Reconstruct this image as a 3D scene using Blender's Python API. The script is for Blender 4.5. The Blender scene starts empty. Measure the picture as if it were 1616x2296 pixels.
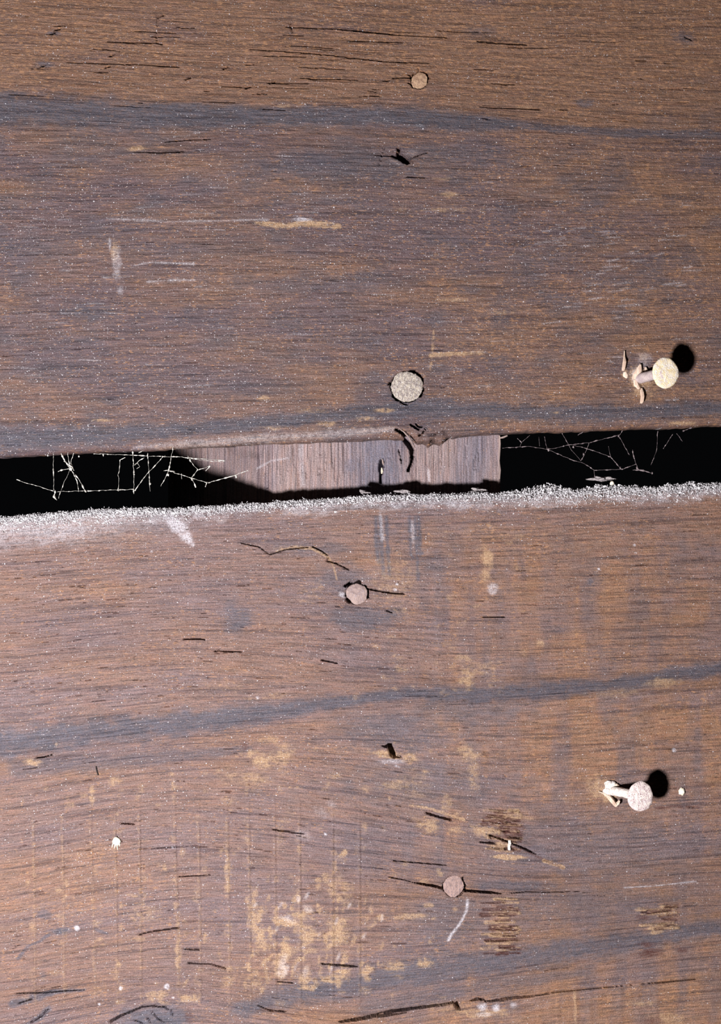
import bpy, bmesh, math, random
import numpy as np
from mathutils import Vector

random.seed(7)
rng = np.random.default_rng(7)
scene = bpy.context.scene
COL = scene.collection
S = 0.00016            # metres of wall per pixel of the frame (1616 x 2296)
CAM_D = 3300.0         # camera distance in those units


def P(x, y, d=0.0):
    """wall point: x to the right, y down, d into the wall (all in wall units) -> metres"""
    return Vector(((x - 808) * S, d * S, (1148 - y) * S))


# ------------------------------------------------------------------ camera, world, flash, exposure
cam = bpy.data.cameras.new('camera')
cam.sensor_fit = 'VERTICAL'
cam.sensor_height = 36
cam.lens = 36 * CAM_D / 2296
cam.clip_start = 0.01
cam.clip_end = 20
cam_o = bpy.data.objects.new('camera', cam)
COL.objects.link(cam_o)
cam_o.location = P(808, 1148, -CAM_D)
cam_o.rotation_euler = (math.pi / 2, 0, 0)
scene.camera = cam_o

world = bpy.data.worlds.new('world')
scene.world = world
world.use_nodes = True
world.node_tree.nodes['Background'].inputs[0].default_value = (0.8, 0.85, 1, 1)
world.node_tree.nodes['Background'].inputs[1].default_value = 0.002

lamp = bpy.data.lights.new('flash_lamp', 'POINT')
lamp.energy = 28
lamp.shadow_soft_size = 0.025
lamp.color = (1.0, 0.965, 0.99)
lamp_o = bpy.data.objects.new('flash_lamp', lamp)
COL.objects.link(lamp_o)
lamp_o.location = P(-330, 2110, -2800)

scene.view_settings.view_transform = 'Standard'
scene.view_settings.look = 'None'
scene.view_settings.gamma = 1
scene.view_settings.use_curve_mapping = False
scene.view_settings.exposure = 0.0


# ------------------------------------------------------------------ numpy noise and drawing helpers
def _hash(ix, iy, seed):
    n = (ix * 374761393 + iy * 668265263 + seed * 1442695041) & 0xFFFFFFFF
    n = ((n ^ (n >> 13)) * 1274126177) & 0xFFFFFFFF
    n = n ^ (n >> 16)
    return (n & 0xFFFFFF) / float(0xFFFFFF)


def vnoise(x, y, seed=0):
    x, y = np.broadcast_arrays(np.asarray(x, float), np.asarray(y, float))
    ix = np.floor(x).astype(np.int64)
    iy = np.floor(y).astype(np.int64)
    fx = x - ix
    fy = y - iy
    fx = fx * fx * (3 - 2 * fx)
    fy = fy * fy * (3 - 2 * fy)
    a = _hash(ix, iy, seed)
    b = _hash(ix + 1, iy, seed)
    c = _hash(ix, iy + 1, seed)
    d = _hash(ix + 1, iy + 1, seed)
    return (a + (b - a) * fx) * (1 - fy) + (c + (d - c) * fx) * fy


def fbm(x, y, seed=0, octaves=3):
    t = 0
    amp = 1.0
    tot = 0
    for o in range(octaves):
        t = t + amp * vnoise(x * 2 ** o, y * 2 ** o, seed + 17 * o)
        tot += amp
        amp *= 0.55
    return t / tot


def sstep(a, b, x):
    t = np.clip((x - a) / (b - a), 0, 1)
    return t * t * (3 - 2 * t)


class Field:
    """vertex grid of a timber: X, Y arrays in wall units plus named masks and a height"""
    def __init__(self, X, Y):
        self.X, self.Y = X, Y
        self.h = np.zeros_like(X)
        self.m = {k: np.zeros_like(X) for k in ('warm', 'blue', 'ochre', 'pale', 'red', 'speck', 'fleck')}
        self.nz = fbm(X / 23, Y / 14, 91, 4)
        self.nf = fbm(X / 7, Y / 5, 92, 2)

    def window(self, x0, x1, y0, y1):
        cx = np.nonzero((self.X[0] >= x0) & (self.X[0] <= x1))[0]
        if not len(cx):
            return None
        sub = self.Y[:, cx]
        r = np.nonzero(((sub >= y0) & (sub <= y1)).any(axis=1))[0]
        if not len(r):
            return None
        return slice(r[0], r[-1] + 1), slice(cx[0], cx[-1] + 1)

    def dist(self, pts, pad, widths=None):
        """distance to a polyline inside its padded window; also the interpolated width"""
        pts = np.asarray(pts, float)
        w = self.window(pts[:, 0].min() - pad, pts[:, 0].max() + pad, pts[:, 1].min() - pad, pts[:, 1].max() + pad)
        if w is None:
            return None
        x, y = self.X[w], self.Y[w]
        best = np.full(x.shape, 1e9)
        wid = np.zeros(x.shape)
        for i in range(len(pts) - 1):
            (ax, ay), (bx, by) = pts[i], pts[i + 1]
            dx, dy = bx - ax, by - ay
            L = dx * dx + dy * dy + 1e-9
            t = np.clip(((x - ax) * dx + (y - ay) * dy) / L, 0, 1)
            d = np.hypot(x - ax - t * dx, y - ay - t * dy)
            k = d < best
            best = np.where(k, d, best)
            if widths is not None:
                wid = np.where(k, widths[i] + (widths[i + 1] - widths[i]) * t, wid)
        return w, best, wid

    def stroke(self, name, pts, width, val=1.0, soft=0.6, ragged=0.5):
        ws = width if isinstance(width, (list, tuple)) else [width] * len(pts)
        r = self.dist(pts, max(ws) * 1.8 + 4, ws)
        if r is None:
            return
        w, d, wid = r
        q = d / np.maximum(wid, 0.5) + (self.nz[w] - 0.5) * 2 * ragged
        f = val * (1 - sstep(1 - soft, 1 + soft * 0.6, q))
        self.m[name][w] = np.maximum(self.m[name][w], f)

    def blob(self, name, cx, cy, rx, ry, val=1.0, ang=0.0, soft=0.7, ragged=0.6):
        pad = max(rx, ry) * 1.8 + 4
        w = self.window(cx - pad, cx + pad, cy - pad, cy + pad)
        if w is None:
            return
        dx, dy = self.X[w] - cx, self.Y[w] - cy
        ca, sa = math.cos(ang), math.sin(ang)
        q = np.hypot((dx * ca + dy * sa) / rx, (-dx * sa + dy * ca) / ry) + (self.nz[w] - 0.5) * 2 * ragged
        f = val * (1 - sstep(1 - soft, 1 + soft * 0.5, q))
        self.m[name][w] = np.maximum(self.m[name][w], f)

    def crack(self, pts, width, depth, ragged=1.0):
        """narrow trench cut into the face"""
        ws = width if isinstance(width, (list, tuple)) else [width] * len(pts)
        ws = [0.76 * q for q in ws]
        r = self.dist(pts, max(ws) + 6, ws)
        if r is None:
            return
        w, d, wid = r
        d = d + (self.nf[w] - 0.5) * ragged * 0.9
        deep = min(depth * 2.2, 46.0) if depth > 2.5 else depth
        f = deep * (1 - sstep(0.55, 1.0, d / np.maximum(wid, 0.4)))
        self.h[w] = np.minimum(self.h[w], np.where(f > 0, self.h[w] * 0.5 - f, self.h[w]))

    def ridge(self, pts, width, height, ragged=0.4):
        ws = width if isinstance(width, (list, tuple)) else [width] * len(pts)
        r = self.dist(pts, max(ws) * 1.6 + 4, ws)
        if r is None:
            return
        w, d, wid = r
        q = d / np.maximum(wid, 0.5) + (self.nz[w] - 0.5) * ragged
        self.h[w] += height * (1 - sstep(0.2, 1.0, q))

    def pit(self, poly, depth, grow=0.0):
        """hole with a polygon outline"""
        poly = np.asarray(poly, float)
        w = self.window(poly[:, 0].min() - 4, poly[:, 0].max() + 4, poly[:, 1].min() - 4, poly[:, 1].max() + 4)
        x, y = self.X[w], self.Y[w]
        ctr = poly.mean(axis=0)
        poly = ctr + (poly - ctr) * 1.14
        inside = np.zeros(x.shape, bool)
        n = len(poly)
        for i in range(n):
            (ax, ay), (bx, by) = poly[i], poly[(i + 1) % n]
            c = ((ay > y) != (by > y)) & (x < (bx - ax) * (y - ay) / ((by - ay) if by != ay else 1e-9) + ax)
            inside ^= c
        self.h[w] = np.where(inside, -depth, self.h[w])

    def seat(self, cx, cy, rx, ry, depth, gaps, dish=0.0):
        """round seat for a driven nail head, with open gaps [(angle0, angle1, extra)] round the head"""
        pad = max(rx, ry) * 2 + 14
        w = self.window(cx - pad, cx + pad, cy - pad, cy + pad)
        dx, dy = self.X[w] - cx, self.Y[w] - cy
        th = np.degrees(np.arctan2(-dy, dx)) % 360
        q = np.hypot(dx / rx, dy / ry)
        lim = np.full(dx.shape, 0.985)
        for a0, a1, ex in gaps:
            c = (a0 + a1) / 2
            hw = (a1 - a0) / 2
            dd = np.abs((th - c + 180) % 360 - 180)
            lim = np.maximum(lim, 0.985 + ex / rx * (1 - sstep(hw * 0.6, hw, dd)) * (0.6 + 0.8 * self.nf[w]))
        if dish:
            self.h[w] -= dish * (1 - sstep(1.0, 1.9, q))
        self.h[w] = np.where(q < lim, -depth, self.h[w])


# ------------------------------------------------------------------ materials (all node based)
def nodes_of(name):
    m = bpy.data.materials.new(name)
    m.use_nodes = True
    nt = m.node_tree
    for n in list(nt.nodes):
        nt.nodes.remove(n)
    out = nt.nodes.new('ShaderNodeOutputMaterial')
    b = nt.nodes.new('ShaderNodeBsdfPrincipled')
    nt.links.new(b.outputs[0], out.inputs[0])
    return m, nt, b


class NT:
    def __init__(self, nt):
        self.nt = nt

    def new(self, t, **kw):
        n = self.nt.nodes.new(t)
        for k, v in kw.items():
            setattr(n, k, v)
        return n

    def link(self, a, b):
        self.nt.links.new(a, b)

    def put(self, sock, v):
        if hasattr(v, 'is_output'):
            self.link(v, sock)
        elif isinstance(v, (tuple, list)) and len(v) == 3 and sock.type == 'RGBA':
            sock.default_value = (*v, 1)
        else:
            sock.default_value = v

    def math(self, op, a, b=0.5, c=None, clamp=False):
        n = self.new('ShaderNodeMath', operation=op, use_clamp=clamp)
        self.put(n.inputs[0], a)
        self.put(n.inputs[1], b)
        if c is not None:
            self.put(n.inputs[2], c)
        return n.outputs[0]

    def step(self, v, a, b, lo=0.0, hi=1.0):
        n = self.new('ShaderNodeMapRange', interpolation_type='SMOOTHSTEP')
        self.put(n.inputs[0], v)
        n.inputs[1].default_value = a
        n.inputs[2].default_value = b
        n.inputs[3].default_value = lo
        n.inputs[4].default_value = hi
        return n.outputs[0]

    def mix(self, f, a, b, blend='MIX'):
        n = self.new('ShaderNodeMix', data_type='RGBA', blend_type=blend, clamp_factor=True)
        self.put(n.inputs[0], f)
        self.put(n.inputs[6], a)
        self.put(n.inputs[7], b)
        return n.outputs[2]

    def attr(self, name, vec=False):
        n = self.new('ShaderNodeAttribute', attribute_name=name)
        return n.outputs['Vector' if vec else 'Fac']

    def scaled(self, v, sx, sy, sz, off=(0, 0, 0)):
        n = self.new('ShaderNodeMapping')
        self.link(v, n.inputs[0])
        n.inputs[1].default_value = off
        n.inputs[3].default_value = (sx, sy, sz)
        return n.outputs[0]

    def noise(self, v, scale=1.0, detail=2.0, rough=0.5):
        n = self.new('ShaderNodeTexNoise', noise_dimensions='3D')
        self.link(v, n.inputs['Vector'])
        n.inputs['Scale'].default_value = scale
        n.inputs['Detail'].default_value = detail
        n.inputs['Roughness'].default_value = rough
        return n.outputs['Fac']

    def voronoi(self, v, scale=1.0):
        n = self.new('ShaderNodeTexVoronoi', voronoi_dimensions='2D')
        self.link(v, n.inputs['Vector'])
        n.inputs['Scale'].default_value = scale
        return n.outputs['Distance'], n.outputs['Color']


def wood_material(name, c_cool, c_warm, c_blue, line_scale=1.0, spk=1.0):
    """old board wood: 'grain' attribute = (along the grain, across the grain) in hundreds of wall units"""
    m, nt, b = nodes_of(name)
    t = NT(nt)
    g = t.attr('grain', True)
    pos = t.attr('flat', True)
    a = {k: t.attr(k) for k in ('warm', 'blue', 'ochre', 'pale', 'red', 'speck', 'fleck')}
    broad = t.noise(t.scaled(g, 0.6, 5, 1), 1, 3, 0.6)
    streak = t.noise(t.scaled(g, 1.5 * line_scale, 36, 1, (3, 1, 0)), 1, 3, 0.68)
    fine = t.noise(t.scaled(g, 7.0 * line_scale, 30, 1, (9, 4, 0)), 1, 2, 0.6)
    cross = t.noise(t.scaled(pos, 9, 9, 1, (2, 7, 0)), 1, 4, 0.65)
    grit = t.noise(t.scaled(pos, 34, 34, 1), 1, 2, 0.6)
    # wood tone: cool purple brown to warm brown
    wf = t.math('ADD', a['warm'], t.math('MULTIPLY', t.math('SUBTRACT', broad, 0.5), 0.9), clamp=True)
    c = t.mix(wf, c_cool, c_warm)
    # blue grey stain, broken up
    bf = t.math('MULTIPLY', a['blue'], t.step(cross, 0.22, 0.55, 0.55, 1.0), clamp=True)
    c = t.mix(bf, c, c_blue)
    # tonal streaks along the grain
    tone = t.step(streak, 0.30, 0.70, 0.66, 1.34)
    v = t.new('ShaderNodeVectorMath', operation='SCALE')
    t.link(c, v.inputs[0])
    t.link(tone, v.inputs['Scale'])
    c = v.outputs[0]
    gr = t.step(grit, 0.25, 0.75, 0.72, 1.28)
    v = t.new('ShaderNodeVectorMath', operation='SCALE')
    t.link(c, v.inputs[0])
    t.link(gr, v.inputs['Scale'])
    c = v.outputs[0]
    # slow growth lines and red brown / violet drift between them
    ring = t.noise(t.scaled(g, 0.30 * line_scale, 11, 1, (5, 2, 0)), 1, 3, 0.62)
    drift = t.noise(t.scaled(g, 2.2 * line_scale, 17, 1, (1, 6, 0)), 1, 3, 0.7)
    c = t.mix(t.step(drift, 0.42, 0.64, 0.0, 0.55), c, t.mix(1.0, c, (1.16, 0.96, 0.84), 'MULTIPLY'))
    c = t.mix(t.step(ring, 0.47, 0.36, 0.0, 0.85), c, t.mix(1.0, c, (0.54, 0.53, 0.58), 'MULTIPLY'))
    # bare orange flecks along the grain
    ff = t.math('MULTIPLY', t.step(t.math('ADD', fine, t.math('MULTIPLY', a['fleck'], 0.13)), 0.61, 0.70), 0.62)
    ff = t.math('MULTIPLY', ff, t.step(cross, 0.42, 0.58))
    ff = t.math('MULTIPLY', ff, t.math('SUBTRACT', 1.0, t.math('MULTIPLY', a['blue'], 0.75)))
    c = t.mix(ff, c, (0.30, 0.155, 0.075))
    # dark pores drawn out along the grain
    pore = t.noise(t.scaled(g, 4.2 * line_scale, 58, 1, (21, 8, 3)), 1, 2, 0.55)
    pf = t.math('MULTIPLY', t.step(pore, 0.34, 0.27), 0.62)
    c = t.mix(pf, c, (0.022, 0.016, 0.016))
    # worn ochre, dark red stain, pale dust and the painted light of the upper plank's edge
    of = t.math('MULTIPLY', a['ochre'], t.step(t.math('ADD', t.math('ADD', t.math('MULTIPLY', cross, 0.62), t.math('MULTIPLY', drift, 0.38)), t.math('MULTIPLY', a['ochre'], 0.14)), 0.46, 0.68, 0.0, 0.86), clamp=True)
    oc = t.mix(t.step(grit, 0.35, 0.7), (0.25, 0.143, 0.078), (0.40, 0.285, 0.170))
    c = t.mix(of, c, oc)
    rf = t.math('MULTIPLY', a['red'], t.step(fine, 0.36, 0.55, 0.25, 1.0), clamp=True)
    c = t.mix(rf, c, (0.06, 0.022, 0.017))
    pw = t.math('MULTIPLY', a['pale'], t.math('MULTIPLY', t.step(grit, 0.3, 0.62, 0.3, 1.0), t.step(cross, 0.3, 0.56, 0.25, 1.0)), clamp=True)
    c = t.mix(pw, c, (0.47, 0.45, 0.48))
    # dust grains
    hs = []
    wob = t.new('ShaderNodeVectorMath', operation='ADD')
    wn = t.new('ShaderNodeTexNoise', noise_dimensions='3D')
    t.link(t.scaled(pos, 40, 40, 1), wn.inputs['Vector'])
    wn.inputs['Scale'].default_value = 1
    ws_ = t.new('ShaderNodeVectorMath', operation='SCALE')
    t.link(wn.outputs['Color'], ws_.inputs[0])
    ws_.inputs['Scale'].default_value = 0.035
    t.link(pos, wob.inputs[0])
    t.link(ws_.outputs[0], wob.inputs[1])
    wpos = wob.outputs[0]
    for sc, thr, rad, off in ((14.0, 0.80, 0.13, 0), (25.0, 0.68, 0.19, 5), (8.0, 0.88, 0.09, 11)):
        d, col = t.voronoi(t.scaled(wpos, sc * spk, sc * spk, 1, (off, off * 1.7, 0)))
        sep = t.new('ShaderNodeSeparateColor')
        t.link(col, sep.inputs[0])
        lim = t.math('SUBTRACT', 1.02, t.math('MULTIPLY', a['speck'], (1.0 - thr) * 2.6))
        on = t.math('GREATER_THAN', sep.outputs[0], lim)
        size = t.math('MULTIPLY', sep.outputs[1], rad)
        sp = t.math('MULTIPLY', on, t.math('LESS_THAN', d, t.math('ADD', size, rad * 0.25)))
        hs.append(t.math('MULTIPLY', sp, t.math('ADD', 0.18, t.math('MULTIPLY', t.math('POWER', sep.outputs[2], 2.0), 0.82))))
    sf = t.math('MAXIMUM', t.math('MAXIMUM', hs[0], hs[1]), hs[2])
    c = t.mix(t.math('MULTIPLY', sf, 0.9), c, (0.60, 0.58, 0.60))
    t.link(c, b.inputs['Base Color'])
    b.inputs['Roughness'].default_value = 0.62
    b.inputs['Specular IOR Level'].default_value = 0.32
    # relief
    hh = t.math('ADD', t.math('MULTIPLY', streak, 1.0), t.math('MULTIPLY', grit, 1.0))
    hh = t.math('SUBTRACT', hh, t.math('MULTIPLY', pf, 1.2))
    hh = t.math('ADD', hh, t.math('MULTIPLY', sf, 0.8))
    bp = t.new('ShaderNodeBump')
    bp.inputs['Strength'].default_value = 1.0
    bp.inputs['Distance'].default_value = 1.6 * S
    t.link(hh, bp.inputs['Height'])
    t.link(bp.outputs[0], b.inputs['Normal'])
    return m


def mottled(name, c1, c2, c3=None, scale=60.0, rough=0.6, metal=0.0, bump=0.6, stretch=(1, 1, 1)):
    """two or three colour mottled surface on object coordinates (1 texture unit = 0.016 m at scale 60)"""
    m, nt, b = nodes_of(name)
    t = NT(nt)
    tc = t.new('ShaderNodeTexCoord').outputs['Object']
    v = t.scaled(tc, scale * stretch[0] * 10, scale * stretch[1] * 10, scale * stretch[2] * 10)
    n1 = t.noise(v, 1, 4, 0.65)
    n2 = t.noise(v, 3.1, 3, 0.6)
    c = t.mix(t.step(n1, 0.38, 0.62), c1, c2)
    if c3:
        c = t.mix(t.math('MULTIPLY', t.step(n2, 0.54, 0.64), 0.85), c, c3)
    t.link(c, b.inputs['Base Color'])
    b.inputs['Roughness'].default_value = rough
    b.inputs['Metallic'].default_value = metal
    b.inputs['Specular IOR Level'].default_value = 0.35
    bp = t.new('ShaderNodeBump')
    bp.inputs['Strength'].default_value = bump
    bp.inputs['Distance'].default_value = 3 * S
    t.link(n2, bp.inputs['Height'])
    t.link(bp.outputs[0], b.inputs['Normal'])
    return m


M = {
    'upper': wood_material('upper_plank_wood', (0.078, 0.053, 0.057), (0.130, 0.073, 0.047), (0.050, 0.048, 0.062)),
    'lower': wood_material('lower_plank_wood', (0.116, 0.080, 0.080), (0.162, 0.089, 0.054), (0.063, 0.059, 0.074)),
    'stud': wood_material('stud_wood', (0.185, 0.145, 0.155), (0.215, 0.158, 0.145), (0.105, 0.098, 0.125), 0.7),
    'nail_yellow': mottled('zinc_with_yellow_rust', (0.62, 0.55, 0.47), (0.66, 0.53, 0.30), (0.80, 0.75, 0.68), 75, 0.5),
    'nail_pink': mottled('zinc_grey_pink', (0.46, 0.375, 0.37), (0.66, 0.57, 0.52), (0.16, 0.09, 0.08), 85, 0.5),
    'shank': mottled('grey_shank', (0.36, 0.29, 0.29), (0.46, 0.38, 0.36), None, 70, 0.55),
    'crust': mottled('crumbly_white_crust', (0.55, 0.50, 0.48), (0.70, 0.66, 0.60), (0.40, 0.28, 0.17), 80, 0.8),
    'head_hammered': mottled('hammered_grey_head', (0.22, 0.18, 0.17), (0.42, 0.36, 0.29), (0.84, 0.80, 0.72), 95, 0.45, 0.0, 1.0, (1.6, 1, 0.8)),
    'head_pinkish': mottled('dull_pink_grey_head', (0.19, 0.135, 0.125), (0.27, 0.195, 0.17), (0.21, 0.165, 0.175), 60, 0.6),
    'head_tan': mottled('tan_rust_head', (0.25, 0.15, 0.095), (0.36, 0.235, 0.145), (0.20, 0.125, 0.09), 70, 0.7),
    'head_brown': mottled('brown_rust_head', (0.20, 0.135, 0.12), (0.27, 0.18, 0.155), (0.13, 0.10, 0.11), 60, 0.7),
    'splinter': mottled('fresh_splinter', (0.50, 0.36, 0.27), (0.66, 0.52, 0.41), None, 60, 0.7, 0, 0.5, (1, 1, 0.15)),
    'splinter_grey': mottled('grey_splinter', (0.22, 0.165, 0.15), (0.33, 0.25, 0.22), None, 60, 0.7, 0, 0.5, (1, 1, 0.15)),
    'splinter_dark': mottled('dark_splinter', (0.02, 0.016, 0.016), (0.05, 0.035, 0.03), None, 60, 0.7),
    'dust': mottled('grey_dust', (0.50, 0.485, 0.50), (0.80, 0.78, 0.79), (0.88, 0.86, 0.84), 90, 0.9),
    'lint': mottled('pink_grey_lint', (0.20, 0.175, 0.18), (0.42, 0.38, 0.37), (0.60, 0.57, 0.55), 110, 0.9, 0, 1.0),
    'chip': mottled('pale_chip', (0.62, 0.54, 0.40), (0.74, 0.68, 0.56), None, 60, 0.8),
    'web': mottled('dusty_web', (0.26, 0.25, 0.22), (0.62, 0.60, 0.54), None, 60, 0.8),
    'web_dim': mottled('dimmed_dusty_web', (0.10, 0.075, 0.08), (0.22, 0.18, 0.18), None, 60, 0.8),  # darker copy of the web colour, painting in its dimness deeper in the gap
}


# ------------------------------------------------------------------ object helpers
def tag(o, label=None, cat=None, group=None, kind=None):
    if label: o['label'] = label
    if cat: o['category'] = cat
    if group: o['group'] = group
    if kind: o['kind'] = kind
    return o


def link(name, mesh, mat, parent=None, smooth=True):
    if mat: mesh.materials.append(mat)
    if smooth:
        mesh.polygons.foreach_set('use_smooth', [True] * len(mesh.polygons))
    o = bpy.data.objects.new(name, mesh)
    COL.objects.link(o)
    if parent:
        o.parent = parent
    return o


def empty(name, loc):
    o = bpy.data.objects.new(name, None)
    o.empty_display_size = 0.005
    COL.objects.link(o)
    o.location = loc
    return o


def mesh_from(name, verts, faces):
    me = bpy.data.meshes.new(name)
    me.from_pydata([tuple(v) for v in verts], [], faces)
    me.validate()
    me.update()
    return me


def local(verts, origin):
    return [Vector(v) - origin for v in verts]


# ------------------------------------------------------------------ the setting: wall of two planks on a stud
XS9 = np.array([0, 200, 400, 600, 800, 1000, 1200, 1400, 1616], float)


class Grain:
    def __init__(self, curves):
        self.v = np.array([c[0] for c in curves], float)
        self.c = np.array([c[1] for c in curves], float)

    def _col(self, x):
        """curve heights at one or many x (smoothed)"""
        x = np.asarray(x, float)
        return np.stack([np.mean([np.interp(x + o, XS9, c) for o in (-70, -35, 0, 35, 70)], axis=0) for c in self.c])

    def v_of(self, X, Y):
        out = np.empty_like(X)
        cols = self._col(X[0])
        for j in range(X.shape[1]):
            c = cols[:, j]
            y = Y[:, j]
            v = np.interp(y, c, self.v)
            v = np.where(y < c[0], self.v[0] + (y - c[0]), v)
            v = np.where(y > c[-1], self.v[-1] + (y - c[-1]), v)
            out[:, j] = v
        return out

    def y_of(self, x, v):
        cols = self._col(np.atleast_1d(x))
        k = int(np.clip(np.searchsorted(self.v, v) - 1, 0, len(self.v) - 2))
        if v <= self.v[0]:
            return cols[0] + (v - self.v[0])
        if v >= self.v[-1]:
            return cols[-1] + (v - self.v[-1])
        f = (v - self.v[k]) / (self.v[k + 1] - self.v[k])
        return cols[k] * (1 - f) + cols[k + 1] * f

    def rows(self, x, vs):
        return [self.y_of(x, v) for v in vs]


STEP = 2.5
ROW = 1.5
xs = np.concatenate([np.arange(-520, -12, 24.0), np.arange(-12, 1630, STEP), np.arange(1640, 2140, 24.0)])
T = 68.0      # plank thickness

up_grain = Grain([
    (-10, [-12, -4, 8, 20, 33, 42, 45, 45, 45]),
    (240, [224, 236, 247, 250, 253, 262, 274, 288, 296]),
    (400, [404, 402, 400, 398, 400, 408, 410, 412, 415]),
    (600, [606, 602, 600, 598, 600, 603, 606, 604, 600]),
    (800, [803, 800, 798, 797, 797, 800, 797, 793, 788]),
    (1000, [1022, 1014, 1005, 994, 986, 978, 969, 962, 954])])
low_grain = Grain([
    (1140, [1160, 1146, 1138, 1127, 1113, 1106, 1100, 1093, 1086]),
    (1250, [1266, 1252, 1242, 1238, 1238, 1240, 1236, 1228, 1222]),
    (1350, [1374, 1358, 1345, 1344, 1350, 1362, 1362, 1355, 1350]),
    (1500, [1517, 1495, 1481, 1490, 1506, 1520, 1515, 1505, 1500]),
    (1620, [1662, 1640, 1616, 1603, 1590, 1583, 1575, 1560, 1545]),
    (1750, [1768, 1736, 1716, 1716, 1736, 1766, 1781, 1770, 1760]),
    (1900, [1936, 1896, 1872, 1884, 1906, 1937, 1956, 1945, 1930]),
    (2030, [2092, 2052, 2022, 2016, 2012, 2022, 2032, 2024, 2008]),
    (2180, [2226, 2186, 2172, 2186, 2184, 2168, 2140, 2110, 2082]),
    (2290, [2312, 2268, 2236, 2262, 2288, 2250, 2226, 2206, 2186]),
    (2420, [2440, 2410, 2400, 2410, 2420, 2400, 2385, 2370, 2350])])

UP_E = np.array([(-520, 1046), (0, 1024), (35, 1022), (250, 1012), (420, 1004), (540, 997), (760, 988), (880, 983), (925, 984),
                 (938, 994), (950, 990), (962, 1003), (975, 993), (990, 997), (1004, 984), (1060, 976), (1130, 971), (1250, 967), (1567, 956), (2140, 936)], float)
LO_E = np.array([(-520, 1190), (0, 1161), (35, 1158), (228, 1144), (366, 1142), (574, 1131), (770, 1116), (924, 1111), (1115, 1107),
                 (1221, 1101), (1312, 1101), (1358, 1097), (1479, 1095), (1567, 1090), (2140, 1060)], float)


def up_edge(x):
    return np.interp(x, UP_E[:, 0], UP_E[:, 1]) + (fbm(x / 30, x * 0 + 2, 5, 3) - 0.5) * 5


def lo_edge(x):
    return np.interp(x, LO_E[:, 0], LO_E[:, 1]) + (fbm(x / 22, x * 0 + 4, 8, 3) - 0.5) * 7


def random_cracks(F, G, n, x0, x1, v0, v1, lmin, lmax, wmax, dmax, seed, keep=None):
    r = np.random.default_rng(seed)
    k = 0
    while k < n:
        x = r.uniform(x0, x1)
        v = r.uniform(v0, v1)
        if keep is not None and r.uniform() > keep(x, v):
            continue
        k += 1
        L = lmin + (lmax - lmin) * r.uniform() ** 2.2
        px = np.linspace(x, x + L, max(3, int(L / 12)))
        vv = v + np.cumsum(r.normal(0, 0.8, len(px)))
        py = np.array([G.y_of(a, b)[0] for a, b in zip(px, vv)])
        w = r.uniform(1.1, wmax)
        ws = np.interp(np.linspace(0, 1, len(px)), [0, 0.3, 0.7, 1], [0.7, w, w, 0.7]).tolist()
        F.crack(np.stack([px, py], 1), ws, r.uniform(0.4, 1.0) * dmax)


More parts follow.
